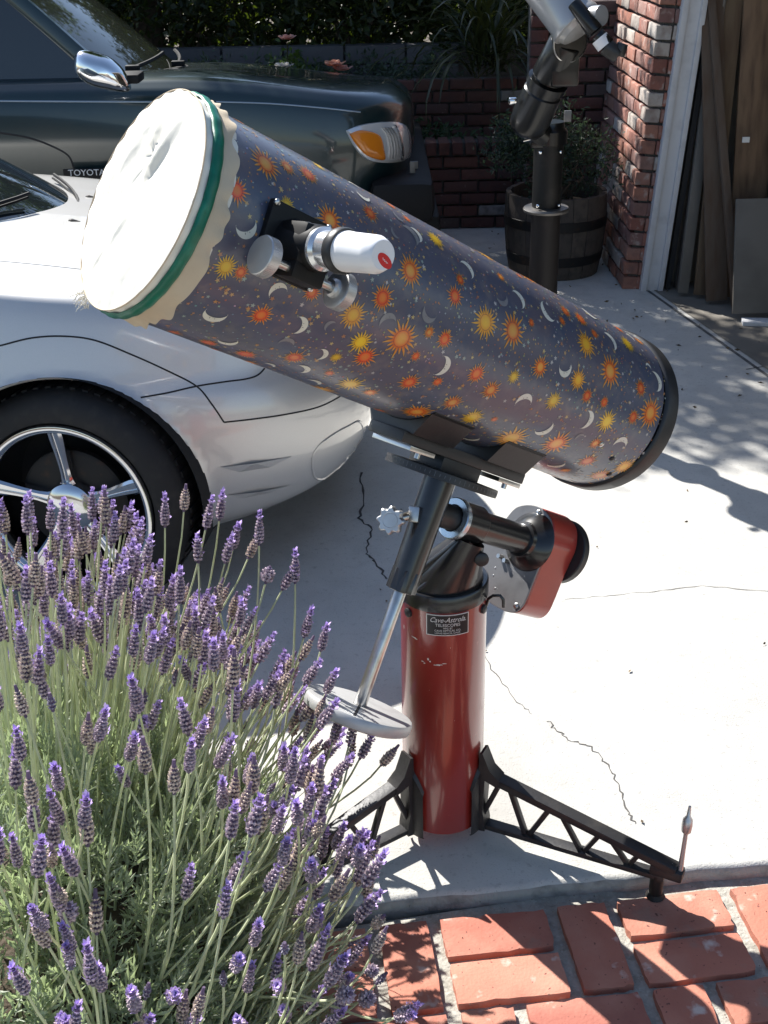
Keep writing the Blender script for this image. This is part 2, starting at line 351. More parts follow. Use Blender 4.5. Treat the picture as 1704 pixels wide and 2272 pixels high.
# cracks and joints as thin sunk strips lying on the slab
def strip(name, pts, wid, m, z=.0012, jit=.0, sub=6):
    P = []; pts = [np.asarray(p, float) for p in pts]
    for a, b in zip(pts[:-1], pts[1:]):
        for t in np.arange(sub)/sub: P.append(a+(b-a)*t+V3(rng.uniform(-jit, jit), rng.uniform(-jit, jit), 0))
    P.append(pts[-1]); P = np.array(P); T = np.gradient(P, axis=0); Nn = np.stack([-T[:, 1], T[:, 0], 0*T[:, 0]], 1); Nn /= np.linalg.norm(Nn, axis=1)[:, None]+1e-9
    wv = np.array([wid*rng.uniform(.4, 1.3) if jit else wid for _ in P])[:, None]
    g = MB(); Lf = P+Nn*wv/2; Rt = P-Nn*wv/2; Lf[:, 2] = z; Rt[:, 2] = z
    g.grid(np.stack([Lf, Rt], 1)); return g.build(name, m, DRIVE, smooth=None)
def pz(L): return [onz(x, y) for x, y in L]
strip('crack', pz([(800, 1050), (806, 1110), (798, 1150), (826, 1175), (812, 1225), (835, 1250), (858, 1285)]), .007, 'crack', jit=.006)
strip('crack', pz([(1060, 1430), (1098, 1495), (1150, 1560), (1180, 1585)]), .0022, 'crack', jit=.004)
strip('crack', pz([(1212, 1600), (1240, 1625), (1262, 1640), (1312, 1660), (1350, 1700), (1375, 1745), (1392, 1795), (1410, 1828)]), .0035, 'crack', jit=.006)
strip('crack', pz([(1250, 1330), (1350, 1322), (1450, 1312), (1560, 1300), (1704, 1312)]), .002, 'crack', jit=.004)
strip('expansion_joint', [(1.325, 5.86, 0), (1.564, 4.629, 0), (1.9, 2.89, 0)], .016, 'joint', z=.0016)
strip('expansion_joint', [onz(1655, 820), onz(1704, 812)], .008, 'joint', z=.0016)

# ------------------------------------------------------------------ brickwork walls
def brick_mesh(l, h, d, seed, m):
    r = random.Random(seed); b = MB(); b.box((0, 0, 0), l/2, d/2, h/2, bev=.006)
    v = b.v[0]; v += nrg.uniform(-.0025, .0025, v.shape); return b.mesh('brick', m, 40)
WB = [brick_mesh(.195, .058, .07, i, 'wallbrick') for i in range(4)]
UB = [brick_mesh(.195, .06, .07, 20+i, 'usedbrick') for i in range(4)]
UBH = [brick_mesh(.092, .06, .07, 40+i, 'usedbrick') for i in range(3)]
GB_ = [brick_mesh(.39, .11, .1, 60+i, 'greyblock') for i in range(3)]
def lay(parent, o, dx, z0, z1, x0, x1, meshes, bl, bh, jz=.012, jx=.012, name='brick', lean=0.0, lo=None):
    """courses of bricks on a vertical face through o running along dx (unit); faces outward is dx rotated -90 deg"""
    o = np.asarray(o, float); ang = math.atan2(dx[1], dx[0]); k = 0; z = z0
    inv = base_matrix(parent).inverted()
    while z+bh*.6 < z1:
        x = x0-(bl+jx)*(.5 if k % 2 else 0)
        while x < x1-.02:
            a, b = max(x, x0), min(x+bl, x1)
            if b-a > .03:
                c = o+np.array([dx[0], dx[1], 0])*((a+b)/2); c[2] += z+bh/2
                mw = inv @ Matrix.Translation(c) @ Matrix.Rotation(ang+rng.uniform(-.008, .008), 4, 'Z') @ Matrix.Diagonal(((b-a)/bl, 1, 1, 1)) @ Matrix.Translation((0, rng.uniform(-.004, .003), 0))
                ob = inst(rng.choice(meshes), name, parent, mw=mw)
            x += bl+jx
        z += bh+jz; k += 1
T1 = thing('brick_retaining_wall', 'low dark red brick wall nearest the driveway behind the half barrel', 'wall', (0.4, 7.24, 0))
b = MB(); b.box((-1.0, 7.29, .245), 2.2, .06, .245); b.build('mortar', 'wallmortar', T1)
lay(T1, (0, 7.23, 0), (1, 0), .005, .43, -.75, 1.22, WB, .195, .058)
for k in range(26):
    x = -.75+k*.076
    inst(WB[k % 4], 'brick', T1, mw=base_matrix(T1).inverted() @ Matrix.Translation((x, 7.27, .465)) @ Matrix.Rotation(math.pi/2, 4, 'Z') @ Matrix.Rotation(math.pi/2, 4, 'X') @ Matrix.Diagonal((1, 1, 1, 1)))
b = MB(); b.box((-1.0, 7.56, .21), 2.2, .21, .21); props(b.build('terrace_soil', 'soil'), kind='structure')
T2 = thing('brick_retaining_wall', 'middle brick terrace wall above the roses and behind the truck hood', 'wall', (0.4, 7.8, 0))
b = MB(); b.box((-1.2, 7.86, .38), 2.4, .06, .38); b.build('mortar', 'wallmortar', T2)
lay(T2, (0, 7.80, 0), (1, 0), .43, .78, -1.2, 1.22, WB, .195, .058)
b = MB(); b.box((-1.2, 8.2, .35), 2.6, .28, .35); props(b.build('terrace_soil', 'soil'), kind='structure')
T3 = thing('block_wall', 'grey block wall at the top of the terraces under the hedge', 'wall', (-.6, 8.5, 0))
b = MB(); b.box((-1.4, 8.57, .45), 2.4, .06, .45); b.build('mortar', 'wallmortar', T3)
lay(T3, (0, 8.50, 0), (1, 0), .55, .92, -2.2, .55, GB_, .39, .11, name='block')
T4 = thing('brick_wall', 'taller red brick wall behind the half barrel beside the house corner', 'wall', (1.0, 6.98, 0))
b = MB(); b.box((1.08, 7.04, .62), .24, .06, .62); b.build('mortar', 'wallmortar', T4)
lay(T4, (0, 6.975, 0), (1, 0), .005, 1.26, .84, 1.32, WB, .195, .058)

# house corner: brick face beside the garage door, leaning with the drive's cross fall
LEAN = Matrix.Rotation(R_(3.9), 4, 'Y')
C0 = V3(1.205, 5.885, 0)
HC = thing('house_wall', 'sunlit used brick house corner of red and whitewashed bricks beside the white door jamb', 'wall', mw=Matrix.Translation(C0) @ LEAN)
dx1 = unit(V3(-.03, 1, 0)); 
b = MB(); b.box((.085, .55, 1.25), .06, .53, 1.25); b.box((.09, .075, 1.25), .04, .05, 1.25); b.build('mortar', 'wallmortar', HC, local=True)
def layl(parent, o, dx, z1, n, meshes, bl, bh, off):
    o = np.asarray(o, float); ang = math.atan2(dx[1], dx[0])
    for k in range(n):
        z = .004+k*.0725; x = -(bl+.012)*(off if k % 2 else 0); x1 = z1
        while x < x1-.02:
            a, b_ = max(x, 0), min(x+bl, x1)
            if b_-a > .02:
                c = o+np.array([dx[0], dx[1], 0])*((a+b_)/2)
                mw = Matrix.Translation((c[0], c[1], z+bh/2)) @ Matrix.Rotation(ang+rng.uniform(-.02, .02), 4, 'Z') @ Matrix.Diagonal(((b_-a)/bl, 1, 1, 1)) @ Matrix.Translation((0, rng.uniform(-.006, .005), 0))
                inst(rng.choice(meshes), 'brick', parent, mw=mw)
            x += bl+.012
layl(HC, (.030, .0, 0), (0.0, 1), 1.06, 30, UB, .195, .06, .5)
layl(HC, (.068, .030, 0), (1, 0), .085, 30, UBH, .092, .06, .5)
# garage
GA = thing('garage', 'open garage with dark interior and white painted door jamb', 'garage', mw=Matrix.Translation((1.29, 5.88, 0)) @ LEAN)
b = MB(); b.box((.052, -.005, 1.25), .054, .022, 1.25, bev=.004); b.box((.095, -.03, 1.25), .012, .016, 1.25, bev=.003); b.box((.012, -.03, 1.25), .014, .012, 1.25, bev=.003)
b.build('door_jamb', 'white_wood', GA, local=True)
b = MB(); b.box((.135, -.012, 1.2), .012, .014, 1.2); b.build('jamb_gap', 'car_gap', GA, local=True)  # near-black strip standing in for the shaded gap beside the jamb
b = MB(); b.box((.185, -.02, 1.2), .007, .012, 1.2, bev=.002); b.box((.175, .0, 1.2), .003, .02, 1.2); b.build('door_track', 'dark_metal', GA, local=True)
b = MB(); b.box((2.2, .16, 1.3), 2.05, .05, 1.3); b.box((4.3, -1.6, 1.3), .05, 1.9, 1.3); b.build('inner_wall', 'drywall', GA, local=True)
b = MB(); b.box((2.2, -1.6, 2.6), 2.2, 2.0, .05); b.build('ceiling', 'drywall', GA, local=True)
b = MB(); b.box((2.6, -3.6, 1.3), 1.9, .05, 1.3); b.build('far_side_wall', 'drywall', GA, local=True)
b = MB(); b.add([(1.33, 5.98, .003), (1.66, 4.3, .003), (6, 4.3, .003), (6, 5.98, .003)], [(0, 1, 2, 3)])
gf = props(b.build('garage_floor', mat('garage_floor', (.22, .2, .17), .85, noise=[(6, 5, (.15, .135, .115), .4, .7)]), smooth=None), kind='structure')
def plank(pts, wid, thk, name, label, cat, m='plank', group=None, yaw=0.0):
    a, b_ = V3(*pts[0]), V3(*pts[1]); d = unit(b_-a); Xd = unit(np.cross(V3(math.sin(yaw), -math.cos(yaw), 0), d)); Yd = np.cross(d, Xd)
    g = MB(); g.box((a+b_)/2, wid/2, thk/2, np.linalg.norm(b_-a)/2, ax=(Xd, Yd, d), bev=.003)
    o = g.build(name, m); return props(o, label, cat, group)
GP = 'boards leaning in the garage'
plank([(1.60, 5.60, .02), (1.50, 5.90, 1.5)], .10, .02, 'plank', 'dark brown board leaning left beside the garage door track', 'plank', group=GP)
plank([(1.665, 5.50, .02), (1.50, 5.86, 1.35)], .035, .04, 'plank', 'narrow orange brown batten slanting to the left behind the grey panel', 'plank', group=GP)
plank([(1.74, 5.66, .02), (1.72, 5.92, 1.9)], .16, .02, 'plank', 'wide brown board standing upright behind the narrow batten', 'plank', group=GP)
plank([(1.83, 5.54, .02), (1.82, 5.84, 1.75)], .055, .04, 'plank', 'pale tan stud with a small white and blue sticker', 'plank', m=mat('pale_wood', (.5, .33, .17), .65, noise=[(8, 6, (.38, .24, .12), .45, .75)], bump=(30, .2, .002)), group=GP)
plank([(1.95, 5.6, .02), (1.95, 5.9, 1.9)], .15, .02, 'plank', 'reddish brown board at the right edge above the grey panel', 'plank', group=GP)
plank([(1.56, 5.70, .02), (1.62, 5.92, 1.7)], .09, .02, 'plank', 'brown board half hidden between the dark board and the wide brown board', 'plank', group=GP)
plank([(2.08, 5.52, .02), (2.02, 5.86, 1.6)], .07, .03, 'plank', 'tan board standing at the far right behind the grey panel', 'plank', group=GP)
plank([(1.47, 5.74, .02), (1.55, 5.9, 1.2)], .05, .03, 'plank', 'dark thin board crossing low behind the door track', 'plank', m='panel_grey', group=GP)
g = MB(); a = V3(1.83, 5.515, 1.0); g.box(ony(1655, 310, 5.675), .016, .004, .012)
st = g.build('sticker', 'white_print', bpy.data.objects['plank.003'])
plank([(1.86, 5.36, .03), (1.86, 5.50, .52)], .50, .018, 'hardboard_panel', 'dark grey square panel leaning low against the garage boards', 'panel', m='panel_grey')
plank([(1.64, 5.30, .012), (2.3, 5.20, .012)], .02, .07, 'white_batten', 'white strip of wood lying on the garage floor before the grey panel', 'batten', m='white_wood')

# ------------------------------------------------------------------ foliage helpers
def leafcloud(mb, P, D, ln, wd, cols, droop=.3):
    """folded leaves: base P, direction D (n,3), arrays"""
    n = len(P); D = D/np.linalg.norm(D, axis=1)[:, None]
    S = np.cross(D, nrg.normal(size=(n, 3))); S /= np.linalg.norm(S, axis=1)[:, None]+1e-9
    U = np.cross(S, D)
    ln = np.broadcast_to(ln, (n,))[:, None]; wd = np.broadcast_to(wd, (n,))[:, None]
    a = P; b_ = P+D*ln*.5+S*wd/2+U*ln*.06; c = P+D*ln-U*ln*droop*.3; d = P+D*ln*.5-S*wd/2+U*ln*.06
    v = np.stack([a, b_, c, d], 1).reshape(-1, 3); idx = np.arange(n)*4
    f = np.stack([idx, idx+1, idx+2, idx+3], 1)
    mb.v.append(v); mb.f += [tuple(q) for q in (f+mb.n).tolist()]
    mb.c.append(np.hstack([np.repeat(cols, 4, axis=0), np.ones((4*n, 1))])); mb.n += 4*n
def rand_dirs(n, up=0.0):
    d = nrg.normal(size=(n, 3)); d /= np.linalg.norm(d, axis=1)[:, None]; d[:, 2] += up; return d
def crown_leaves(mb, centre, rad, nclump, per, csz, ln, wd, c0, c1, up=.2, hollow=.35):
    centre = np.asarray(centre); rad = np.asarray(rad)
    d = rand_dirs(nclump); q = centre+d*rad*(hollow+(1-hollow)*nrg.random((nclump, 1))**.6)
    P = np.repeat(q, per, 0)+nrg.normal(size=(nclump*per, 3))*csz
    tone = np.repeat(nrg.random(nclump), per)*.6+nrg.random(nclump*per)*.4
    cols = np.asarray(c0)+(np.asarray(c1)-np.asarray(c0))*tone[:, None]
    leafcloud(mb, P, rand_dirs(len(P), up), ln*nrg.uniform(.6, 1.2, len(P)), wd*nrg.uniform(.7, 1.2, len(P)), cols)
def limb(mb, a, b_, r0, r1, wob=.05, k=8):
    a = np.asarray(a, float); b_ = np.asarray(b_, float); t = np.linspace(0, 1, k)[:, None]
    P = a+(b_-a)*t+nrg.normal(size=(k, 3))*wob*np.sin(t*math.pi); mb.tube(P, np.linspace(r0, r1, k), 8)
# hedge shrubs along the top terrace
HG = 'hedge shrubs on the top terrace'
hed = [(-2.3, 9.1, .95, 'dark green hedge shrub above the truck windshield'), (-1.2, 9.0, .8, 'dark hedge shrub left of the roses above the grey wall'), (-.2, 8.95, .75, 'dense dark hedge shrub directly above the pink roses'),
       (.75, 8.75, .8, 'bright leaved hedge shrub behind the strappy plant'), (1.7, 8.6, .85, 'dark hedge shrub behind the brick house corner')]
for (x, y, r, lab) in hed:
    t = thing('hedge_shrub', lab, 'shrub', (x, y, .7), HG)
    b = MB(); crown_leaves(b, (x, y, 1.55), (r*.9, .62, 1.0), 420, 16, .06, .075, .042, (.008, .014, .004), (.03, .048, .010), hollow=.2)
    b.build('foliage', 'leaf_hedge', t, None, colour=True, fix=False)['kind'] = 'stuff'
    b = MB()
    for k in range(4): limb(b, (x+rng.uniform(-.15, .15), y+.05, .7), (x+rng.uniform(-.5, .5), y+rng.uniform(-.2, .3), 2.0), .02, .008)
    b.build('stem', 'bark', t)
for (x, y, r, lab) in [(-2.6, 10.6, 1.2, 'tall dark shrub in the back row behind the truck windshield'), (-.6, 10.5, 1.2, 'tall dark shrub in the back row behind the roses'), (1.4, 10.3, 1.2, 'tall dark shrub in the back row behind the strappy plant')]:
    t = thing('hedge_shrub', lab, 'shrub', (x, y, .0), HG); b = MB(); crown_leaves(b, (x, y, 1.2), (r, .6, 1.5), 520, 16, .09, .11, .07, (.008, .014, .004), (.025, .04, .008), hollow=.2); b.build('foliage', 'leaf_hedge', t, None, colour=True, fix=False)['kind'] = 'stuff'
    b = MB(); limb(b, (x, y, 0), (x+.1, y, 1.8), .05, .015); b.build('stem', 'bark', t)
# tree that shades the garage apron
def tree(x, y, h, crown, lab, ncl, per, seed):
    t = thing('shade_tree', lab, 'tree', (x, y, .6))
    b = MB(); top = np.asarray(crown[0]); limb(b, (x, y, .3), top-V3(0, 0, crown[1][2]*.6), .11, .06, .06)
    for k in range(9):
        d = unit(nrg.normal(size=3)+V3(0, 0, .5)); limb(b, top-V3(0, 0, crown[1][2]*.6), top+d*np.asarray(crown[1])*.8, .04, .008, .08)
    b.build('trunk', 'bark', t)
    b = MB(); crown_leaves(b, crown[0], crown[1], ncl, per, .11, .09, .05, (.03, .055, .016), (.075, .11, .03), hollow=.25)
    b.build('crown', 'leaf_tree', t, None, colour=True, fix=False)['kind'] = 'stuff'
tree(-1.6, 9.3, 5, ((-1.42, 8.15, 4.0), (.92, 1.0, .75)), 'leafy tree rising behind the terraces and shading the garage apron', 330, 24, 1)
tree(-1.0, 10.2, 5, ((-1.25, 9.75, 3.8), (1.1, .6, .8)), 'leafy tree standing farther back behind the shading tree', 300, 24, 2)
# strap-leaved clump
SP = V3(.66, 7.60, .84)
t = thing('strappy_plant', 'dark clump of long arching sword leaves spilling over the brick terrace', 'plant', SP)
def strap_mesh(L, wd, bend, seed):
    b = MB(); k = 9; s = np.linspace(0, 1, k); a = bend*s**1.5
    x = np.concatenate([[0], np.cumsum(np.cos(np.pi/2-a[:-1])*L/(k-1))]); z = np.concatenate([[0], np.cumsum(np.sin(np.pi/2-a[:-1])*L/(k-1))])
    ww = wd*(np.sin(np.clip(s*.92+.1, 0, 1)*math.pi)**.6)*.5
    P = np.stack([np.stack([x, -ww, z+ww*.35], 1), np.stack([x, 0*x, z], 1), np.stack([x, ww, z+ww*.35], 1)], 1)
    b.grid(P); return b.mesh('leaf', 'leaf_strap', 60)
SM = [strap_mesh(.62+.06*i, .022, 1.6+.18*i, i) for i in range(6)]
for k in range(120):
    a = rng.uniform(0, 2*math.pi); tilt = rng.uniform(.0, 1.25)
    inst(rng.choice(SM), 'leaf', t, mw=Matrix.Translation((rng.uniform(-.09, .09), rng.uniform(-.09, .09), rng.uniform(-.05, .1))) @ Matrix.Rotation(a, 4, 'Z') @ Matrix.Rotation(tilt, 4, 'Y') @ Matrix.Scale(rng.uniform(.7, 1.1), 4))
# roses
def rose_bloom(r, seed):
    rr = random.Random(seed); b = MB()
    for ring, (n_, sc_, tl) in enumerate([(5, 1.0, 1.15), (5, .78, .8), (4, .5, .4), (3, .28, .2)]):
        for k in range(n_):
            a = 2*math.pi*k/n_+ring*.6+rr.uniform(-.2, .2); P = []
            for i in range(4):
                row = []
                for j in range(4):
                    s_ = (j/3-.5)*1.5*math.sin(.5+i*.75)*sc_*r; h_ = i/3*r*1.1*sc_
                    out = h_*math.sin(tl)+(.12*r*i*i*.3 if ring == 0 else 0); up = h_*math.cos(tl)+.2*r*(3-ring)*.15
                    row.append((math.cos(a)*out-math.sin(a)*s_, math.sin(a)*out+math.cos(a)*s_, up-abs(s_)*.25))
                P.append(row)
            b.grid(np.array(P))
    return b
def rose(x, y, z0, z1, pts, lab, m):
    t = thing('rose_bush', lab, 'rose bush', (x, y, z0), 'rose bushes on the terrace')
    b = MB(); crown_leaves(b, (x, y, (z0+z1)/2), (.16, .12, (z1-z0)/2), 60, 9, .035, .05, .034, (.02, .045, .012), (.06, .11, .03))
    b.build('foliage', 'leaf_tree', t, None, colour=True, fix=False)['kind'] = 'stuff'
    b = MB()
    for (px, py, pz_, r) in pts: limb(b, (x, y, z0-.05), (px, py, pz_-.02), .006, .004, .01)
    b.build('stem', 'leaf_strap', t)
    for i, (px, py, pz_, r) in enumerate(pts):
        bl = rose_bloom(r, i+int(x*100)); bl.v = [v+V3(px, py, pz_) for v in bl.v]; bl.build('bloom', m, t, 60)
rp = lambda px, py, r, Y=7.44: (*ony(px, py, Y), r)
rose(-.52, 7.58, .42, 1.0, [rp(637, 87, .040)], 'rose bush with a single orange pink bloom high against the grey wall', 'petal')
rose(-.55, 7.50, .42, .86, [rp(630, 150, .045), rp(624, 172, .03)], 'rose bush with a white bloom just above the truck hood', 'petal_white')
rose(-.24, 7.52, .42, .84, [rp(742, 146, .05), rp(760, 156, .045), rp(735, 172, .045), rp(750, 182, .04)], 'rose bush with a cluster of pale pink blooms', 'petal')
t = thing('ground_cover', 'low grey green plants growing along the middle terrace', 'plant', (-.8, 8.1, .7))
b = MB()
for k in range(46):
    x = rng.uniform(-2.0, .5); crown_leaves(b, (x, rng.uniform(7.95, 8.4), .76), (.14, .12, .10), 8, 9, .03, .05, .02, (.03, .05, .03), (.09, .12, .08))
for k in range(14):
    x = rng.uniform(-.3, 1.0); crown_leaves(b, (x, rng.uniform(7.4, 7.7), .46), (.10, .10, .08), 8, 9, .03, .05, .02, (.02, .045, .02), (.06, .1, .04))
b.build('foliage', 'leaf_pot', t, None, colour=True, fix=False)['kind'] = 'stuff'
del t['category']; t['kind'] = 'stuff'

# half barrel planter with shrub
BC = V3(.915, 6.28, 0)
t = thing('barrel_planter', 'half wine barrel planter of weathered staves with iron hoops', 'planter', BC)
NS = 20; H_ = .41
br = lambda z: .205+.055*math.sin(.45+z/H_*1.55)
sb = MB()
for k in range(NS):
    pass
sm_ = MB(); zz = np.linspace(0, H_, 7); wv = math.pi/NS*.96
P = []
for dr in (0, -.024):
    pass
prof = []
for z in zz:
    r = br(z); prof.append([(r*math.cos(a), r*math.sin(a), z) for a in (-wv, -wv*.5, 0, wv*.5, wv)]+[((r-.024)*math.cos(a), (r-.024)*math.sin(a), z) for a in (wv, -wv)])
prof = np.array(prof); sm_.grid(np.concatenate([prof, prof[:, :1]], 1)); 
n7 = 7; sm_.f.append(tuple(range(7))); sm_.f.append(tuple(6*8+i for i in range(7))[::-1])
SMESH = sm_.mesh('stave', 'barrel_wood', 35)
for k in range(NS):
    inst(SMESH, 'stave', t, mw=Matrix.Rotation(2*math.pi*k/NS+.05, 4, 'Z') @ Matrix.Translation((rng.uniform(-.002, .002), 0, rng.uniform(-.004, .004))))
for z in (.07, .25):
    b = MB(); pr = [(z, br(z)+.0015), (z+.002, br(z)+.004), (z+.048, br(z+.05)+.004), (z+.05, br(z+.05)+.0015)]
    b.lathe(BC, (0, 0, 1), pr, 40, False, False); b.build('hoop', 'hoop', t)
b = MB(); b.lathe(BC, (0, 0, 1), [(.34, .20), (.36, .0)], 24, False, False); b.build('potting_soil', 'soil', t)
b = MB(); b.lathe(BC, (0, 0, 1), [(.0, .19), (.30, .195)], 24); b.build('inner_core', 'well', t)
t = thing('potted_shrub', 'loose blue green shrub growing out of the half barrel', 'shrub', BC+V3(0, 0, .36))
b = MB()
for c, r, nn in (((.82, 6.25, .66), (.2, .18, .26), 170), ((1.03, 6.25, .56), (.18, .18, .2), 110), ((.66, 6.2, .66), (.12, .12, .16), 70)): crown_leaves(b, c, r, nn, 10, .03, .034, .014, (.012, .026, .016), (.04, .065, .045), hollow=.15)
b.build('foliage', 'leaf_pot', t, None, colour=True, fix=False)['kind'] = 'stuff'
b = MB()
for k in range(14): limb(b, BC+V3(rng.uniform(-.08, .08), rng.uniform(-.08, .08), .34), BC+V3(rng.uniform(-.24, .16), rng.uniform(-.14, .1), rng.uniform(.5, .8)), .006, .002, .02)
b.build('stem', 'bark', t)

# ------------------------------------------------------------------ vehicles
def outline(hw, x0, xN, xr, na=26, nb=26, ea=.9, eb=.8):
    """near side (y=-hw) from the rear x=xr to x0, then round the nose to the centre, mirrored to the far side"""
    xs = np.linspace(xr, x0, na, endpoint=False); a = np.stack([xs, -hw*np.ones(na)], 1)
    th = np.linspace(0, math.pi/2, nb); c = np.stack([x0+(xN-x0)*np.sin(th)**ea, -hw*np.cos(th)**eb], 1)
    h = np.concatenate([a, c]); return np.concatenate([h, (h*[1, -1])[-2::-1]])
def loft(levels, x0, xr, na, nb, sub=3, xdrop=(-.3, None), ea=.9, eb=.8):
    """levels: (z_side, z_nose, half width, nose x)"""
    lv = np.array(levels, float); k = len(lv); t = np.arange(k); tt = np.linspace(0, k-1, (k-1)*sub+1)
    # catmull style smooth interpolation of the levels
    def ci(y):
        mm = np.gradient(y); i = np.minimum(tt.astype(int), k-2); u = tt-i
        return (2*u**3-3*u**2+1)*y[i]+(u**3-2*u**2+u)*mm[i]+(-2*u**3+3*u**2)*y[i+1]+(u**3-u**2)*mm[i+1]
    L4 = np.stack([ci(lv[:, j]) for j in range(4)], 1); rows = []
    for zs, zn, hw, xN in L4:
        hw = max(hw, 0.0); o = outline(hw, min(x0, xN-.02), xN, xr, na, nb, ea, eb)
        q = ss((o[:, 0]-xdrop[0])/(xN-xdrop[0])); rows.append(np.column_stack([o, zs+(zn-zs)*q]))
    return np.array(rows)            # level, point, xyz
def arch_cut(P, holes):
    """faces of the loft grid with wheel openings removed; boundary points pulled onto the arch circle"""
    a, b = P.shape[:2]; V = P.reshape(-1, 3).copy(); ins = np.zeros(len(V), int)-1
    for h, (hx, hz, hr) in enumerate(holes):
        ins[(np.hypot(V[:, 0]-hx, V[:, 2]-hz) < hr)] = h
    F = []; used = set()
    for i in range(a-1):
        for j in range(b-1):
            q = (i*b+j, i*b+j+1, (i+1)*b+j+1, (i+1)*b+j)
            if all(ins[k] >= 0 for k in q): continue
            F.append(q); used.update(q)
    for k in used:
        if ins[k] >= 0:
            hx, hz, hr = holes[ins[k]]; d = V[k, [0, 2]]-[hx, hz]; L = np.linalg.norm(d)+1e-9; V[k, 0] = hx+d[0]/L*hr; V[k, 2] = hz+d[1]/L*hr
    return V, F
def place(mw, v):
    A = np.array(mw); return np.asarray(v, float)@A[:3, :3].T+A[:3, 3]
def wheel(parent, mw, R, W, Rr, spokes, rim_m, name='wheel'):
    """mw: local frame, +Y of the frame points inboard (outer face at y=0)"""
    g = lambda: MB()
    o = V3(0, 0, 0); ya = V3(0, 1, 0)
    b = g(); b.lathe(o, ya, [(.02, Rr+.004), (.004, Rr+.012), (.0, Rr+.03), (.006, R-.03), (.02, R-.012), (.045, R), (W-.045, R), (W-.02, R-.012), (W, R-.03), (W, Rr)], 72, False, False)
    for k in range(60):
        a = 2*math.pi*k/60
        for s_ in (-1, 1): b.box((math.cos(a)*(R+.001), .055+(.04 if s_ > 0 else .0)+.03, math.sin(a)*(R+.001)), .004, .028, .008, ax=(V3(math.cos(a), 0, math.sin(a)), V3(0, 1, 0), V3(-math.sin(a), 0, math.cos(a))))
    b.v = [place(mw, v) for v in b.v]; ty = b.build(name, 'rubber', parent, 40)
    b = g(); b.lathe(o, ya, [(.006, Rr+.008), (-.004, Rr+.004), (-.006, Rr-.004), (.0, Rr-.014), (.02, Rr-.022), (.06, Rr-.028), (W-.03, Rr-.03), (W-.01, Rr)], 96, False, False)
    b.v = [place(mw, v) for v in b.v]; b.build('rim', rim_m, ty, 50)
    b = g()
    if spokes:
        for k in range(spokes):
            a = math.pi/2+2*math.pi*k/spokes+.06; d = V3(math.cos(a), 0, math.sin(a)); s_ = V3(-math.sin(a), 0, math.cos(a)); P = []
            for t in np.linspace(0, 1, 10):
                r = .03+t*(Rr-.045); wv = .023-.007*math.sin(min(1, t*1.15)*math.pi)+.05*max(0, .25-t)*1.5; yy = .035-.028*t**1.5
                P.append([d*r+s_*q*wv+V3(0, yy+dy, 0) for q, dy in ((-1, .03), (-.94, .006), (-.6, 0), (-.3, .0), (-.22, .007), (.22, .007), (.3, .0), (.6, 0), (.94, .006), (1, .03))])
            b.grid(np.array(P))
        b.lathe(o, ya, [(.05, .07), (.028, .066), (.018, .052), (.016, .03), (.012, .0)], 40, False, False)
    else: b.lathe(o, ya, [(.03, Rr-.02), (.05, Rr*.6), (.02, Rr*.4), (.0, .06), (.0, 0)], 40, False, False)
    b.v = [place(mw, v) for v in b.v]; b.build('spokes', rim_m, ty, 35)
    b = g(); b.lathe(o, ya, [(.06, .14), (.066, .15), (.085, .15), (.09, .03)], 48); b.v = [place(mw, v) for v in b.v]; b.build('brake_disc', 'hoop', ty, 40)
    b = g(); b.lathe(o, ya, [(W-.03, Rr-.02), (W-.02, .0)], 48, False, False); b.v = [place(mw, v) for v in b.v]; b.build('inner_disc', 'well', ty, 40)
    return ty

# silver coupe
CYAW = R_(-6)
CM = Matrix.Translation((-.83, 3.76, -.035)) @ Matrix.Rotation(CYAW, 4, 'Z') @ Matrix.Rotation(R_(-2.4), 4, 'X')
car = thing('parked_coupe', 'silver two door car with five spoke chrome wheel parked behind the lavender', 'car', mw=CM)
HZ, HR, WX = .312, .370, .075
levels = [(.215, .20, .845, .70), (.27, .245, .872, .775), (.36, .33, .888, .815), (.46, .43, .897, .83), (.56, .52, .90, .825), (.66, .585, .893, .80), (.76, .635, .870, .77),
          (.845, .72, .842, .755), (.905, .785, .816, .74), (.934, .825, .785, .715), (.944, .845, .72, .68), (.950, .86, .55, .62), (.955, .87, .36, .58), (.958, .88, .16, .56), (.960, .885, 0.0, .555)]
P = loft(levels, -.12, -3.35, 150, 70, 5, xdrop=(-.75, None), ea=.92, eb=.72)
Vc, Fc = arch_cut(P, [(WX, HZ, HR), (-2.55, HZ, HR)])
b = MB(); b.add(place(CM, Vc), Fc); body = b.build('body', 'car_silver', car, 60, fix=False)
BV = BVHTree.FromPolygons([Vector(v) for v in place(CM, Vc)], Fc)
for hx in (WX, -2.55):
    for sy in (-1, 1):
        b = MB(); th = np.linspace(-.35, math.pi+.35, 40)
        G = np.array([[(hx+HR*1.0*math.cos(t), sy*y, HZ+HR*math.sin(t)) for y in (.862, .5)] for t in th]); b.add(place(CM, G.reshape(-1, 3)), [(i*2, i*2+1, i*2+3, i*2+2) for i in range(len(th)-1)])
        n_ = 32; c = [(hx+HR*math.cos(t), sy*.5, HZ+HR*math.sin(t)) for t in np.linspace(0, 2*math.pi, n_, endpoint=False)]; b.add(place(CM, c), [tuple(range(n_))]); b.build('wheel_well', 'well', car, 40)
b = MB(); th = np.linspace(-.30, math.pi+.30, 60); LP = []
for t in th:
    x, z = HR*math.cos(t), HZ+HR*math.sin(t)
    hit = BV.ray_cast(Vector(place(CM, [[WX+x*1.012, -2, HZ+(z-HZ)*1.012]])[0]), Vector(place(CM, [[0, 1, 0]])[0]-place(CM, [[0, 0, 0]])[0]), 3)
    if hit[0] is not None: LP.append(np.array(hit[0]))
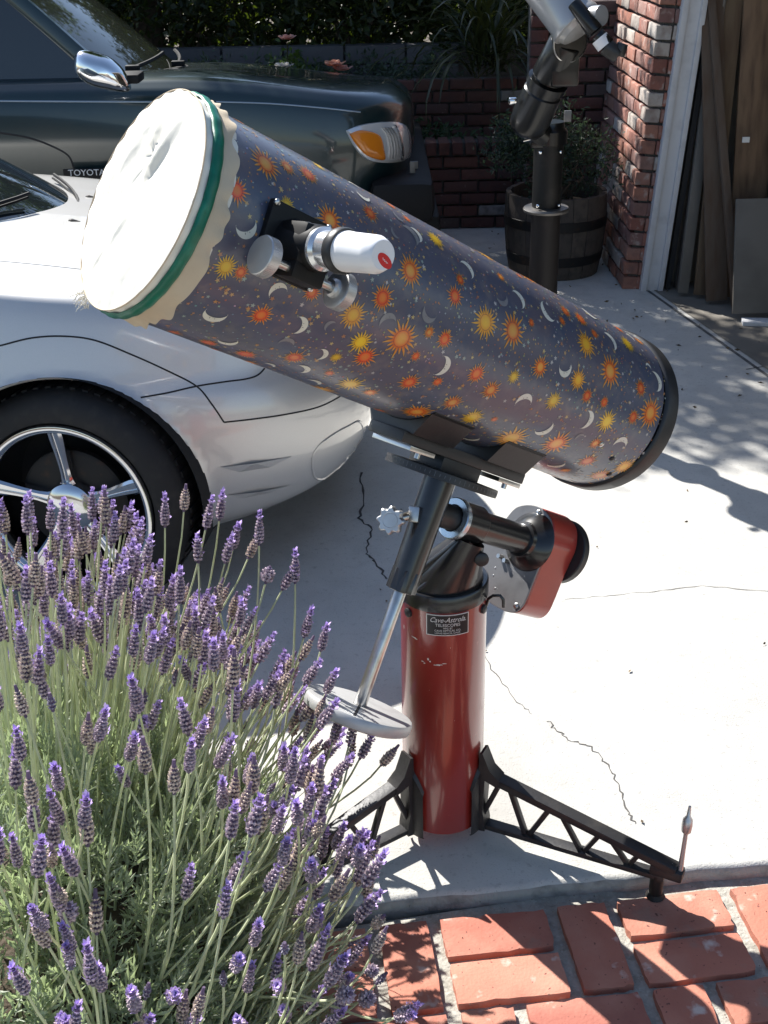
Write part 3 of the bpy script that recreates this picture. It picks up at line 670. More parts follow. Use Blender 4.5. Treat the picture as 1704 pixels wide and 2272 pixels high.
LPc = np.array(LP); inn = unit(place(CM, [[0, 1, 0]])[0]-place(CM, [[0, 0, 0]])[0]); cw = place(CM, [[WX, 0, HZ]])[0]
rad = LPc-cw; rad -= np.outer(rad@inn, inn); rad /= np.linalg.norm(rad, axis=1)[:, None]
b.grid(np.stack([LPc-rad*.006-inn*.001, LPc-rad*.012+inn*.004, LPc-rad*.012+inn*.03], 1)); b.build('arch_lip', 'car_silver', car, 60)
steer = Matrix.Rotation(R_(-5), 4, 'Z')
wheel(car, CM @ Matrix.Translation((WX, -.872, HZ)) @ steer, .325, .20, .236, 5, 'wheel_chrome')
wheel(car, CM @ Matrix.Translation((WX, .872, HZ)) @ Matrix.Rotation(math.pi, 4, 'Z'), .325, .20, .236, 5, 'wheel_chrome')
for s_ in (-1, 1): wheel(car, CM @ Matrix.Translation((-2.55, s_*.872, HZ)) @ (Matrix.Rotation(math.pi, 4, 'Z') if s_ > 0 else Matrix.Identity(4)), .325, .20, .236, 5, 'wheel_chrome')
# cabin
def hood_z(x, y):
    p = place(CM, [[x, y, 3]])[0]; h = BV.ray_cast(Vector(p), Vector((0, 0, -1)), 5); return h[0].z if h[0] is not None else .9
def ws_base(y): return -.11-.60*(abs(y-.20)/.80)**1.9-.05*max(0, y-.2)
G = []
for y in np.linspace(-.70, .70, 31):
    x0 = ws_base(y); z0 = hood_z(x0, y)+.004; col_ = []
    for t in np.linspace(0, 1, 16):
        yt = y*(1-.17*t); col_.append((x0-(.86+.0*t)*t*(1+.0*abs(y))+.30*(abs(y-.1)/.75)**1.9*t, yt, z0+(1.27-.05*(abs(y)/.7)**2-z0)*(t+.18*t*(1-t))))
    G.append(col_)
G = np.array(G); b = MB(); b.grid(place(CM, G.reshape(-1, 3)).reshape(G.shape)); b.build('windshield', 'glass_dark', car, 60)
b = MB(); e = G[:, 0]; cow = np.stack([e+[.035, 0, .003], e+[.012, 0, .010], e+[-.012, 0, .012]], 1)
b.grid(place(CM, cow.reshape(-1, 3)).reshape(cow.shape)); b.build('cowl_trim', 'truck_trim', car, 60)
top = G[:, -1]; rf = [top]
for t in np.linspace(.08, 1, 18):
    rf.append(np.column_stack([top[:, 0]-t*2.0, top[:, 1]*(1-.1*t), top[:, 2]+.05*math.sin(t*math.pi)*.8-.32*t**2.2]))
rf = np.array(rf); b = MB(); b.grid(place(CM, rf.reshape(-1, 3)).reshape(rf.shape)); b.build('roof', 'car_silver', car, 60)
for s_, nm in ((0, 'side_window'), (-1, 'side_window')):
    ed = np.concatenate([G[s_], rf[:, s_]]); lo = np.column_stack([ed[:, 0], np.sign(ed[:, 1])*np.minimum(np.abs(ed[:, 1])+.12, .76), np.full(len(ed), .86)])
    lo[:, 2] = np.minimum(.90, ed[:, 2]); b = MB(); q = np.stack([ed, lo], 1); b.grid(place(CM, q.reshape(-1, 3)).reshape(q.shape)); b.build(nm, 'glass_dark', car, 60)
for s_ in (-.42, .12):
    b = MB(); pts = []
    for t in np.linspace(0, 1, 10):
        y = s_+.50*t-.06; x = ws_base(y)-.035-.12*t*(1-.3*t); pts.append((x, y, hood_z(ws_base(y), y)+.025+.10*t*(.8)))
    b.tube(place(CM, pts), .006, 6); b.tube(place(CM, np.array(pts)+[-.006, 0, -.012]), .004, 6)
    b.cyl(place(CM, [[ws_base(s_)-.02, s_-.05, hood_z(ws_base(s_), s_)]])[0], place(CM, [[ws_base(s_)-.02, s_-.05, hood_z(ws_base(s_), s_)+.04]])[0], .012, seg=12); b.build('wiper', 'truck_trim', car, 40)
# details laid on the body along the view of its own surface
def on_body(px, py):
    d = Vector(ray(px, py)).normalized(); h = BV.ray_cast(Vector((0, 0, CAM_H)), d, 20)
    return (np.array(h[0]), np.array(h[1])) if h[0] is not None else (None, None)
def smooth_px(L, n_=60):
    L = np.array(L, float); k = len(L); t = np.linspace(0, k-1, n_); i = np.minimum(t.astype(int), k-2); u = (t-i)[:, None]; mm = np.gradient(L, axis=0)
    return (2*u**3-3*u**2+1)*L[i]+(u**3-2*u**2+u)*mm[i]+(-2*u**3+3*u**2)*L[i+1]+(u**3-u**2)*mm[i+1]
def gap(L, wdt=.0045, ext=True):
    A = [];
    for px, py in smooth_px(L):
        p, nn = on_body(px, py)
        if p is not None: A.append((p, nn))
    if len(A) < 3: return
    p = np.array([a[0] for a in A]); nn = np.array([a[1] for a in A]); nn *= np.sign(np.einsum('ij,ij->i', nn, V3(0, 0, CAM_H)-p))[:, None]
    T = np.gradient(p, axis=0); T /= np.linalg.norm(T, axis=1)[:, None]+1e-9; S = np.cross(T, nn)
    b = MB(); b.grid(np.stack([p+S*wdt/2+nn*.0006, p+nn*.0012, p-S*wdt/2+nn*.0006], 1)); b.build('panel_gap', 'car_gap', car, 60, fix=False)
gap([(-40, 775), (0, 767), (70, 750), (140, 746), (210, 755), (290, 786), (370, 822), (436, 857), (470, 897), (497, 937)])
gap([(312, 882), (370, 872), (436, 857), (500, 847), (545, 841), (572, 832), (592, 812)])
gap([(497, 937), (560, 930), (630, 920), (700, 905), (745, 885), (785, 858)])
gap([(-30, 577), (40, 583), (120, 591), (190, 599), (240, 607)], .004)
def patch(name, poly, m):
    """view points carried onto the bumper skin (a point that misses is drawn in towards the middle)"""
    q = []; c = np.mean(np.array(poly, float), axis=0)
    for i, pt in enumerate(poly):
        pt = np.array(pt, float)
        for _ in range(30):
            p, nn = on_body(*pt)
            if p is not None: break
            pt = pt+(c-pt)*.06
        if p is None: return
        if nn@(V3(0, 0, CAM_H)-p) < 0: nn = -nn
        q.append((p, nn))
    return q
for poly in ([(488, 1036), (560, 1024), (648, 1012), (600, 1036), (530, 1047)], [(503, 1098), (570, 1086), (645, 1075), (600, 1092), (538, 1105)]):
    q = patch('bumper_vent', poly, 'car_silver')
    if q:
        pts = [p+nn*.001 for p, nn in q]; nn = unit(sum(n_ for _, n_ in q)); tip = (pts[0]+pts[-1])/2+nn*.002
        lowr = [pts[3]-nn*.012, pts[4]-nn*.016]
        b = MB(); b.add([pts[0]+nn*.001, pts[1]+nn*.012, pts[2]+nn*.001, pts[3]+nn*.001, pts[4]+nn*.001], [(0, 1, 4), (1, 3, 4), (1, 2, 3)]); b.build('bumper_vent', 'car_gap' if False else 'car_silver', car, 10)
ov = [(690, 1040), (693, 1010), (712, 982), (745, 958), (775, 942), (797, 932), (806, 950), (800, 985), (782, 1020), (750, 1048), (716, 1064), (697, 1062)]
q = patch('fog', smooth_px(ov+[ov[0]], 48)[:-1], '')
if q:
    pp = np.array([a for a, _ in q]); nn = np.array([a for _, a in q]); c = pp.mean(0); nc = unit(nn.mean(0))
    b = MB(); G2 = np.stack([pp+nn*.001, pp+nn*.004+(c-pp)*.03, pp+nn*.001+(c-pp)*.09], 1); b.grid(np.concatenate([G2, G2[:1]], 0)); b.build('lamp_surround', 'car_silver', car, 70)
    b = MB(); r2 = pp+nn*.001+(c-pp)*.09; r3 = pp+nn*.002+(c-pp)*.5; G2 = np.stack([r2, r3, np.repeat(c[None]+nc*.006, len(pp), 0)], 1); b.grid(np.concatenate([G2, G2[:1]], 0)); b.build('bumper_lamp', mat('lamp_smoke', (.16, .155, .14), .2, coat=.6), car, 70)
for (px, py) in ((160, 490), (197, 437)):
    p, nn = on_body(px, py)
    if p is not None:
        b = MB(); fx = unit(V3(math.cos(CYAW), math.sin(CYAW), 0)); b.lathe(p-V3(0, 0, .002), fx, [(-.012, .004), (-.008, .011), (.0, .012), (.012, .007), (.026, .001)], 12, scale2=.7); b.build('washer_nozzle', 'truck_trim', car, 50)

for s_ in (-1, 1):
    hl = [(.20, .60), (.30, .655), (.42, .67), (.48, .65), (.45, .59), (.34, .565)]; q = []
    for y, z in smooth_px(hl+[hl[0]], 30)[:-1]:
        h = BV.ray_cast(Vector(place(CM, [[3, s_*y, z]])[0]), Vector(place(CM, [[0, 0, 0]])[0]-place(CM, [[1, 0, 0]])[0]), 6)
        if h[0] is not None: q.append(np.array(h[0]))
    if len(q) > 20:
        q = np.array(q); c = q.mean(0); fx = unit(place(CM, [[1, 0, 0]])[0]-place(CM, [[0, 0, 0]])[0]); G2 = np.stack([q+fx*.001, q+fx*.010+(c-q)*.05, q+fx*.014+(c-q)*.5, np.repeat(c[None]+fx*.016, len(q), 0)], 1)
        b = MB(); b.grid(np.concatenate([G2, G2[:1]], 0)); b.build('headlight', 'lamp_clear', car, 60)

# green pickup truck
TM = Matrix.Translation((-.82, 6.14, -.05)) @ Matrix.Rotation(R_(-.6), 4, 'Z') @ Matrix.Rotation(R_(-4.6), 4, 'X')
truck = thing('pickup_truck', 'dark green pickup truck with chrome mirror and amber headlight parked behind the silver car', 'truck', mw=TM)
def TW(v): return place(TM, v)
tl = [(.50, .52, .80, .92), (.60, .62, .83, .97), (.72, .70, .845, .99), (.84, .78, .85, 1.005), (.95, .85, .845, 1.005), (1.02, .925, .83, 1.0), (1.055, .965, .80, .985), (1.085, .995, .75, .95), (1.10, 1.015, .62, .92), (1.105, 1.025, .45, .90), (1.10, 1.03, .22, .89), (1.10, 1.03, 0, .885)]
P = loft(tl, .55, -4.2, 120, 50, 4, xdrop=(-.05, None), ea=.8, eb=.48)
Vt, Ft = arch_cut(P, [(.02, .43, .455), (-3.1, .43, .455)])
b = MB(); b.add(TW(Vt), Ft); b.build('body', 'truck_green', truck, 60, fix=False)
BT = BVHTree.FromPolygons([Vector(v) for v in TW(Vt)], Ft)
def on_truck(px, py):
    h = BT.ray_cast(Vector((0, 0, CAM_H)), Vector(ray(px, py)).normalized(), 20); return (np.array(h[0]), np.array(h[1])) if h[0] is not None else (None, None)
for hx in (.02, -3.1):
    for s_ in (-1, 1):
        wheel(truck, TM @ Matrix.Translation((hx, s_*.83, .40)) @ (Matrix.Rotation(math.pi, 4, 'Z') if s_ > 0 else Matrix.Identity(4)), .39, .26, .21, 0, 'steel')
    b = MB(); b.box(TW([[hx, 0, .70]])[0], .44, .55, .2); b.build('wheel_well', 'well', truck, 40)
b = MB(); b.box(TW([[-1.6, 0, .45]])[0], 2.3, .55, .1); b.build('chassis', 'well', truck, 40)
# cab
def cabring(y, t): return (-.30-.74*t-.30*(1-abs(y)/.72*.0)*0+.16*(1-(y/.72)**2)*(1-.4*t), y*(1-.16*t), 1.09+.62*t+.02*math.sin(t*math.pi))
G = np.array([[cabring(y, t) for t in np.linspace(0, 1, 14)] for y in np.linspace(-.72, .72, 25)])
b = MB(); b.grid(TW(G.reshape(-1, 3)).reshape(G.shape)); b.build('windshield', mat('glass_reflect_olive', (.03, .034, .026), .06, spec=.6, coat=.6, coat_r=.03), truck, 60)  # olive reflection on the windshield put into the glass colour
for s_ in (0, -1):
    b = MB(); e = G[s_]; y_ = math.copysign(1, e[0, 1]); q = np.stack([e+[.012, 0, .006], e+[.0, y_*.02, .012], e+[-.05, y_*.03, .0], e+[-.07, y_*.02, -.01]], 1); b.grid(TW(q.reshape(-1, 3)).reshape(q.shape)); b.build('roof_pillar', 'truck_green', truck, 60)
    sw = []
    for t in np.linspace(0, 1, 10):
        p = cabring(y_*.72, t); sw.append([(p[0]-.07-k*(1.5-0*t)/6, p[1]+y_*.012, p[2]-.01) for k in range(7)])
    sw = np.array(sw); b = MB(); b.grid(TW(sw.reshape(-1, 3)).reshape(sw.shape)); b.build('side_window', 'glass_dark', truck, 60)
b = MB(); tp = G[:, -1]; q = np.stack([tp+[-k*.3, 0, .03*math.sin(k/5*math.pi)] for k in range(6)], 1); b.grid(TW(q.reshape(-1, 3)).reshape(q.shape)); b.build('roof', 'truck_green', truck, 60)
b = MB(); e = G[:, 0]; q = np.stack([e+[.06, 0, .006], e+[.03, 0, .012], e+[-.01, 0, .010]], 1); b.grid(TW(q.reshape(-1, 3)).reshape(q.shape)); b.build('cowl_trim', 'truck_trim', truck, 60)
for y0 in (-.62, -.1):
    b = MB(); pts = [(cabring(y0+t*.45, .0)[0]+.03-.05*t, y0+t*.45, 1.12+.05*t) for t in np.linspace(0, 1, 8)]; b.tube(TW(pts), .009, 6); b.box(TW([pts[0]])[0], .03, .02, .012, bev=.004); b.build('wiper', 'truck_trim', truck, 40)
# belt lines, headlight, bumper, mirror
def tgap(L, wdt, m, name, off=.0012, par=None):
    A = []
    for px, py in smooth_px(L, 40):
        p, nn = on_truck(px, py)
        if p is not None: A.append((p, nn if nn@(V3(0, 0, CAM_H)-p) > 0 else -nn))
    if len(A) < 3: return
    p = np.array([a for a, _ in A]); nn = np.array([a for _, a in A]); T = np.gradient(p, axis=0); T /= np.linalg.norm(T, axis=1)[:, None]+1e-9; S = np.cross(T, nn)
    b = MB(); b.grid(np.stack([p+S*wdt/2+nn*off*.3, p+S*wdt*.25+nn*off, p-S*wdt*.25+nn*off, p-S*wdt/2+nn*off*.3], 1)); b.build(name, m, par or truck, 60, fix=False)
tgap([(-20, 224), (120, 225), (300, 226), (470, 226)], .007, mat('belt_line', (.30, .36, .42), .3, metal=.5), 'belt_line', .002)  # thin pale line along the belt of the body
tgap([(480, 226), (600, 230), (720, 240), (800, 249)], .006, bpy.data.materials['belt_line'], 'belt_line', .002)
tgap([(-10, 293), (60, 305), (110, 322), (150, 344), (163, 370), (172, 396)], .008, 'car_gap', 'panel_gap')
def tpatch(L, off): 
    A = []
    for px, py in L:
        p, nn = on_truck(px, py)
        if p is None:
            p = ony(px, py, 5.32); nn = V3(0, -1, 0)
        A.append((p, nn if nn@(V3(0, 0, CAM_H)-p) > 0 else -nn))
    return np.array([a for a, _ in A]), np.array([a for _, a in A])
def lampshape(L, m, name, off0, off1, par):
    q = smooth_px(L+[L[0]], 40)[:-1]; c = q.mean(0); G2 = []
    for sc_, of in ((1.0, off0), (.96, off1), (.8, off1+.003), (.55, off1+.005), (.28, off1+.006), (.0, off1+.006)):
        pp, nn = tpatch(c+(q-c)*sc_, 0); G2.append(pp+nn*of)
    G2 = np.stack(G2, 1); b = MB(); b.grid(np.concatenate([G2, G2[:1]], 0)); return b.build(name, m, par, 60)
HL = lampshape([(767, 290), (800, 277), (850, 270), (888, 272), (905, 290), (910, 325), (906, 350), (880, 360), (840, 361), (810, 352), (785, 325)], 'lamp_clear', 'headlight', .001, .012, truck)
lampshape([(773, 297), (800, 289), (836, 300), (846, 330), (848, 352), (832, 352), (808, 342), (786, 318)], 'lamp_amber', 'turn_signal', .017, .024, HL)
tgap([(868, 279), (878, 300), (884, 330), (884, 352)], .010, 'chrome', 'lamp_divider', .026, HL)
for k in range(4): tgap([(842+k*6, 284), (852+k*6, 300), (858+k*6, 325), (858+k*6, 350)], .003, 'aluminium', 'lens_rib', .027, HL)
b = MB(); b.box(TW([[.93, -.03, .62]])[0], .14, .83, .09, bev=.05); b.box(TW([[.98, -.03, .46]])[0], .12, .74, .09, bev=.04); b.build('front_bumper', 'truck_trim', truck, 50)
b = MB(); b.box(TW([[.985, -.66, .64]])[0], .012, .008, .07, bev=.003); b.box(TW([[1.0, -.56, .63]])[0], .012, .008, .07, bev=.003); b.build('bumper_guard', 'dark_metal', truck, 50)['kind'] = 'stuff'
b = MB(); c = ony(226, 158, 5.12)
G = []
for u in np.linspace(0, 2*math.pi, 28, endpoint=False):
    row = []
    for v_ in np.linspace(0, math.pi, 12):
        sx, sz, sy = math.sin(v_)*math.cos(u), math.sin(v_)*math.sin(u), math.cos(v_); pw = lambda q, e: math.copysign(abs(q)**e, q)
        row.append(c+V3(pw(sx, .75)*.105*(1.0-.18*pw(sz, .8)), sy*.075, pw(sz, .75)*.066-.12*sx*.35))
    G.append(row)
b.grid(np.array(G), close_u=True); mir = b.build('door_mirror', 'chrome', truck, 60)
b = MB(); b.box(c+V3(.09, .085, -.035), .05, .07, .018, bev=.01); b.build('mirror_arm', 'truck_trim', mir, 50)
# mud guard with raised white name
mg = MB(); q0 = ony(150, 402, 5.26); q1 = ony(238, 402, 5.26); mg.box((q0+q1)/2+V3(0, .012, -.035), .10, .006, .085, bev=.004); MGO = mg.build('mud_guard', 'truck_trim', truck, 50)
v, f = text_mesh('TOYOTA', .036, .002); v = v*[1.05, 1, 1]
b = MB(); b.add(np.stack([(q0+q1)[0]/2+v[:, 0]+.0, (q0+q1)[1]/2+.004-v[:, 2], (q0+q1)[2]/2+v[:, 1]+.034], 1), f); b.build('lettering', 'white_print', MGO, None, fix=False)

# ------------------------------------------------------------------ second telescope on its pier
S2 = V3(.597, 4.33, 0)
sc2 = thing('small_telescope', 'small grey telescope on a tall thin black pier in front of the half barrel', 'telescope', S2)
b = MB(); b.lathe(S2, (0, 0, 1), [(0, .09), (.012, .09), (.016, .052), (.75, .052)], 36); b.build('lower_pier', 'pole_brown', sc2, 40)
b = MB(); b.lathe(S2, (0, 0, 1), [(.752, .052), (.754, .080), (.762, .082), (.768, .078), (.770, .053)], 40); b.build('flange', 'dark_metal', sc2, 40)
b = MB(); b.lathe(S2, (0, 0, 1), [(.771, .051), (1.02, .051)], 36); UPR = b.build('upper_pier', 'pole_black', sc2, 40)
b = MB()
for a in (-2.2, -.9):
    for z, r in ((.783, .058), (.965, .054)): b.lathe(S2+V3(math.cos(a)*r, math.sin(a)*r, z), (math.cos(a), math.sin(a), 0), [(0, .006), (.006, .006), (.009, .003)], 10)
b.build('bolt', 'chrome', UPR, 40)
b = MB(); b.lathe(S2, (0, 0, 1), [(.985, .053), (.987, .062), (1.03, .062), (1.04, .052), (1.06, .05)], 36); b.box(S2+V3(-.045, -.02, 1.0), .022, .03, .02, bev=.006); b.build('clamp_collar', 'dark_gloss', sc2, 40)
b = MB(); l0 = ony(1160, 313, 4.25); l1 = ony(1198, 304, 4.27); b.tube([l0, l0*.6+l1*.4, l1], [.0045, .004, .006], 10); b.build('clamp_lever', 'chrome', sc2, 40)
p0 = ony(1178, 262, 4.27); p1 = ony(1222, 165, 4.21); ax2 = unit(p1-p0)
b = MB(); b.lathe(p0-ax2*.03, ax2, [(-.035, .0), (-.033, .03), (-.02, .052), (.0, .064), (.04, .068), (.13, .066), (.135, .061), (.15, .061), (.152, .069), (.175, .069), (.178, .05), (.20, .045)], 40)
MH = b.build('mount_head', 'dark_gloss', sc2, 35)
b = MB(); b.cyl(p0-ax2*.02+V3(0, 0, 0), S2+V3(0, -.0, 1.0), .045, .05); b.build('mount_elbow', 'dark_gloss', sc2, 35)
b = MB(); b.cyl(p0+ax2*.06+V3(-.075, -.02, .01), p0+ax2*.06+V3(-.10, -.025, .01), .012, seg=12, bev=.003); b.build('lock_bolt', 'chrome', MH, 40)
b = MB(); q0 = p1-ax2*.01; q1 = ony(1256, 92, 4.16); b.cyl(q0, q1, .062, .055, bev=.006); b.box((q0+q1)/2+V3(.02, 0, -.02), .045, .05, .06, bev=.012); b.build('mount_fork', 'dark_gloss', sc2, 35)
dn = unit(V3(.25, -.85, -.1)); b = MB(); b.lathe(q1-dn*.02, dn, [(0, .05), (.05, .056), (.056, .053), (.058, .0)], 40); b.build('setting_disc', 'dark_gloss', sc2, 30)
b = MB(); b.lathe(q1-dn*.02, dn, [(.048, .0565), (.050, .0585), (.055, .0585), (.057, .0555)], 48, False, False); b.build('disc_rim', 'steel', sc2, 40)
t0 = ony(1216, -30, 4.14); t1 = ony(1300, 82, 4.06); ta = unit(t1-t0)
b = MB(); b.lathe(t0-ta*.20, ta, [(0, .066), (.0, .074), (.01, .078), (.19, .078), (.33, .078), (.338, .083), (.352, .083), (.356, .074), (.37, .066), (.38, .04)], 48); TB = b.build('optical_tube', 'scope_grey', sc2, 35)
b = MB(); b.cyl(ony(1272, 6, 3.99), ony(1322, 72, 3.95), .021, .026, bev=.004); b.cyl(ony(1325, 76, 3.95), ony(1350, 100, 3.94), .022, bev=.003); b.build('finder_scope', 'dark_gloss', TB, 35)
b = MB(); b.cyl(ony(1330, 84, 3.949), ony(1343, 102, 3.943), .0265); b.build('eyepiece_sleeve', 'white_plastic', TB, 35)
b = MB(); b.cyl(ony(1343, 102, 3.943), ony(1372, 124, 3.935), .026, .024, bev=.004); b.cyl(ony(1372, 124, 3.935), ony(1382, 96, 3.935), .019, .017, bev=.003); b.build('diagonal', 'black_satin', TB, 35)
b = MB(); b.lathe(ony(1316, 36, 4.00), unit(V3(.6, -.75, .1)), [(0, .02), (.0, .030), (.035, .030), (.037, .02)], 32); b.build('focus_wheel', 'scope_grey', TB, 40)
b = MB(); b.box(S2+V3(.052, -.058, 1.085), .012, .004, .018, bev=.001); b.build('tag', 'grey_plate', sc2)

# ------------------------------------------------------------------ large telescope
A = unit(V3(-.695, -.513, .504)); Dv = V3(.352, .369, .86); Dv = unit(Dv-A*(Dv@A)); E1 = unit(V3(.627, -.775, .076)); E1 = unit(E1-A*(E1@A)-Dv*(E1@Dv))
TC = V3(.18, 2.02, 1.034); RT = .1525; P1 = V3(.079, 1.914, .788); P0 = P1-.07*A; PX = V3(.11, 2.0, 0)
er = lambda ph: math.cos(ph)*E1+math.sin(ph)*Dv
surf = lambda u, ph, r=RT: TC+A*u+er(ph)*r
surfc = lambda u, ph, r: surf(u+.085*r*math.cos(ph)-.02*r*math.sin(ph), ph, r)
surfe = lambda u, ph, r: surf(u-.09*r*math.cos(ph), ph, r)
tel = thing('reflector_telescope', 'big telescope with sun and moon patterned tube on a red pier with black legs', 'telescope', PX)
b = MB(); b.lathe(TC, A, [(-.336, RT-.004), (-.336, RT), (.70, RT), (.70, RT-.004)], 128, False, False)
TUBE = b.build('optical_tube', 'tube_film', tel, 40)
# printed suns, moons and stars: flat print wrapped on the film
SUNS=[('y',0.676,0.57,0.0168),('o',0.626,0.69,0.0252),('r',0.672,0.29,0.0188),('r',0.544,0.85,0.0167),('o',0.698,-0.04,0.0164),('y',0.589,0.38,0.0126),('o',0.511,0.44,0.0235),('r',0.428,0.76,0.0160),('y',0.649,-0.34,0.0167),('r',0.606,-0.17,0.0180),('r',0.558,-0.63,0.0173),('o',0.349,0.34,0.0236),('r',0.389,-0.02,0.0194),('y',0.280,0.90,0.0169),('q',0.425,-0.28,0.0216),('y',0.386,-0.49,0.0195),('o',0.323,-0.30,0.0286),('r',0.508,-0.24,0.0140),('r',0.625,-0.33,0.0112),('r',0.569,-1.31,0.0144),('r',0.510,-1.24,0.0170),('r',0.454,-0.96,0.0170),('r',0.360,-0.62,0.0198),('r',0.245,-0.13,0.0153),('r',0.354,1.18,0.0103),('o',0.639,1.31,0.0119),('r',0.249,0.31,0.0172),('q',0.173,0.20,0.0265),('o',0.107,0.25,0.0289),('r',0.149,-0.32,0.0178),('r',0.253,-0.70,0.0173),('o',0.100,-0.42,0.0181),('o',0.147,-0.73,0.0179),('o',0.175,-1.08,0.0252),('y',0.083,-0.82,0.0203),('r',0.042,-0.73,0.0075),('y',0.071,-0.19,0.0128),('o',0.022,0.02,0.0186),('q',-0.090,0.51,0.0254),('r',-0.048,0.85,0.0137),('r',-0.093,0.86,0.0159),('q',0.123,1.29,0.0226),('o',0.006,1.34,0.0274),('y',-0.238,0.86,0.0187),('o',-0.309,1.13,0.0129),('y',-0.043,-0.25,0.0171),('q',-0.080,0.07,0.0193),('r',-0.116,-0.05,0.0137),('o',-0.162,0.33,0.0299),('r',-0.259,0.31,0.0165),('o',-0.302,0.08,0.0292),('r',-0.258,-0.05,0.0144),('y',-0.196,-0.22,0.0221),('q',-0.033,-0.90,0.0327),('o',-0.127,-0.72,0.0297),('r',-0.234,-0.79,0.0206),('q',-0.325,-0.66,0.0212),('o',-0.306,-0.94,0.0233),('y',0.330,-1.04,0.0219)]
MOONS=[(-2.15,0.645,0.04,0.0160),(-1.71,0.616,-0.81,0.0171),(2.73,0.497,-0.58,0.0153),(2.43,0.344,0.75,0.0177),(0.99,0.362,-0.21,0.0147),(-1.29,0.293,0.04,0.0151),(2.65,0.427,-0.79,0.0122),(-2.24,0.558,-1.11,0.0142),(-1.53,0.428,1.01,0.0125),(-1.79,0.663,0.92,0.0115),(0.82,0.558,-0.36,0.0137),(-2.01,0.137,0.55,0.0144),(2.51,0.093,0.64,0.0166),(2.35,0.219,0.68,0.0159),(-0.62,0.012,0.69,0.0190),(2.96,0.224,-0.39,0.0173),(-1.95,-0.039,0.13,0.0160),(1.18,0.018,-0.40,0.0168),(2.85,-0.143,-0.30,0.0178),(-2.53,-0.069,-0.59,0.0174),(1.33,-0.265,-0.41,0.0165),(2.63,-0.173,0.74,0.0182),(2.85,-0.309,0.49,0.0190),(1.66,-0.289,0.64,0.0084),(-2.50,-0.194,-1.06,0.0164),(-2.43,0.018,-1.21,0.0153),(2.69,0.330,0.80,0.0136),(-0.69,-0.156,1.17,0.0164),(2.32,0.421,-1.11,0.0142),(1.81,0.370,-1.30,0.0128)]
FAINT = {3, 4, 5, 11}
ext = random.Random(5)
for k in range(900):                         # small suns and pale moons filling the gaps
    u, ph = ext.uniform(-.32, .64), ext.uniform(-1.5, 1.6); r = ext.uniform(.008, .014)
    if all(math.hypot(u-q[1], RT*(ph-q[2])) > (r+q[3])*1.12 for q in SUNS) and all(math.hypot(u-q[1], RT*(ph-q[2])) > r+q[3]+.004 for q in MOONS):
        if ext.random() < .62: SUNS.append((ext.choice('yrror'), u, ph, r))
        else:
            MOONS.append((ext.uniform(-3, 3), u, ph, r)); 
            if ext.random() < .6: FAINT.add(len(MOONS)-1)
    if len(SUNS) > 97: break
k = 0
while k < 70:                                # the same print carries on round the far side
    u, ph, r = rng.uniform(-.36, .66), rng.uniform(1.45, 2*math.pi-1.4), rng.uniform(.014, .027)
    if all(math.hypot(u-q[1], RT*(ph-(q[2] % (2*math.pi)))) > .042 for q in SUNS): SUNS.append((rng.choice('yorrq'), u, ph, r))
    k += 1
for k in range(26): MOONS.append((rng.uniform(-3, 3), rng.uniform(-.36, .66), rng.uniform(1.5, 2*math.pi-1.5), .016))
PRB = MB()
def onfilm(u0, ph0, xy, off): return np.array([surf(u0+x, ph0+y/RT, RT+off) for x, y in xy])
PAL = {'y': ((.85, .46, .02), (.90, .60, .03)), 'o': ((.82, .15, .02), (.9, .45, .08)), 'r': ((.78, .07, .02), (.85, .20, .03)), 'q': ((.82, .34, .04), (.9, .52, .04))}
def sun(kd, u, ph, r, seed):
    rr = random.Random(seed); jt = rr.uniform(.72, 1.05); c0, c1 = [tuple(x*jt for x in c) for c in PAL[kd]]; r *= 1.13; n_ = rr.choice((18, 20, 22)); rc = r*.41; ph0 = rr.random()*6
    seg = 24; ring = [(rc*math.cos(t)*1.0, rc*math.sin(t)) for t in np.linspace(0, 2*math.pi, seg, endpoint=False)]
    v = onfilm(u, ph, [(0, 0)]+[(x*.55, y*.55) for x, y in ring]+ring, .0006)
    core = np.array(c1 if kd != 'r' else (.75, .22, .04)); edge_ = np.array(c0)
    col = np.vstack([core, np.tile(core*.75+edge_*.25, (seg, 1)), np.tile(edge_, (seg, 1))])
    f = [(0, 1+i, 1+(i+1) % seg) for i in range(seg)]+[(1+i, 1+seg+i, 1+seg+(i+1) % seg, 1+(i+1) % seg) for i in range(seg)]
    PRB.add(v, f, col)
    for i in range(n_):
        a = ph0+2*math.pi*i/n_; L = r*(1.0 if i % 2 else .78)*rr.uniform(.9, 1.08); wv = rc*.17; bend = rr.choice((-1, 1))*.12 if i % 2 else 0
        d = (math.cos(a), math.sin(a)); s_ = (-d[1], d[0]); P = []
        for t, ww in ((1.03, wv), (1.03+(L/rc-1.03)*.5, wv*.75), (L/rc, wv*.12)):
            bx = math.sin((t-1)*4)*bend*rc
            for q in (-1, 1): P.append((d[0]*rc*t+s_[0]*(q*ww+bx), d[1]*rc*t+s_[1]*(q*ww+bx)))
        cr = np.array(c0)*(.9 if i % 2 else 1); tip = np.array((.72, .42, .05)) if kd != 'y' else np.array((.7, .5, .06))
        PRB.add(onfilm(u, ph, P, .0006), [(0, 1, 3, 2), (2, 3, 5, 4)], np.vstack([cr, cr, (cr+tip)/2, (cr+tip)/2, tip, tip]))
for i, q in enumerate(SUNS):
    if q[1] < .675: sun(*q, i)
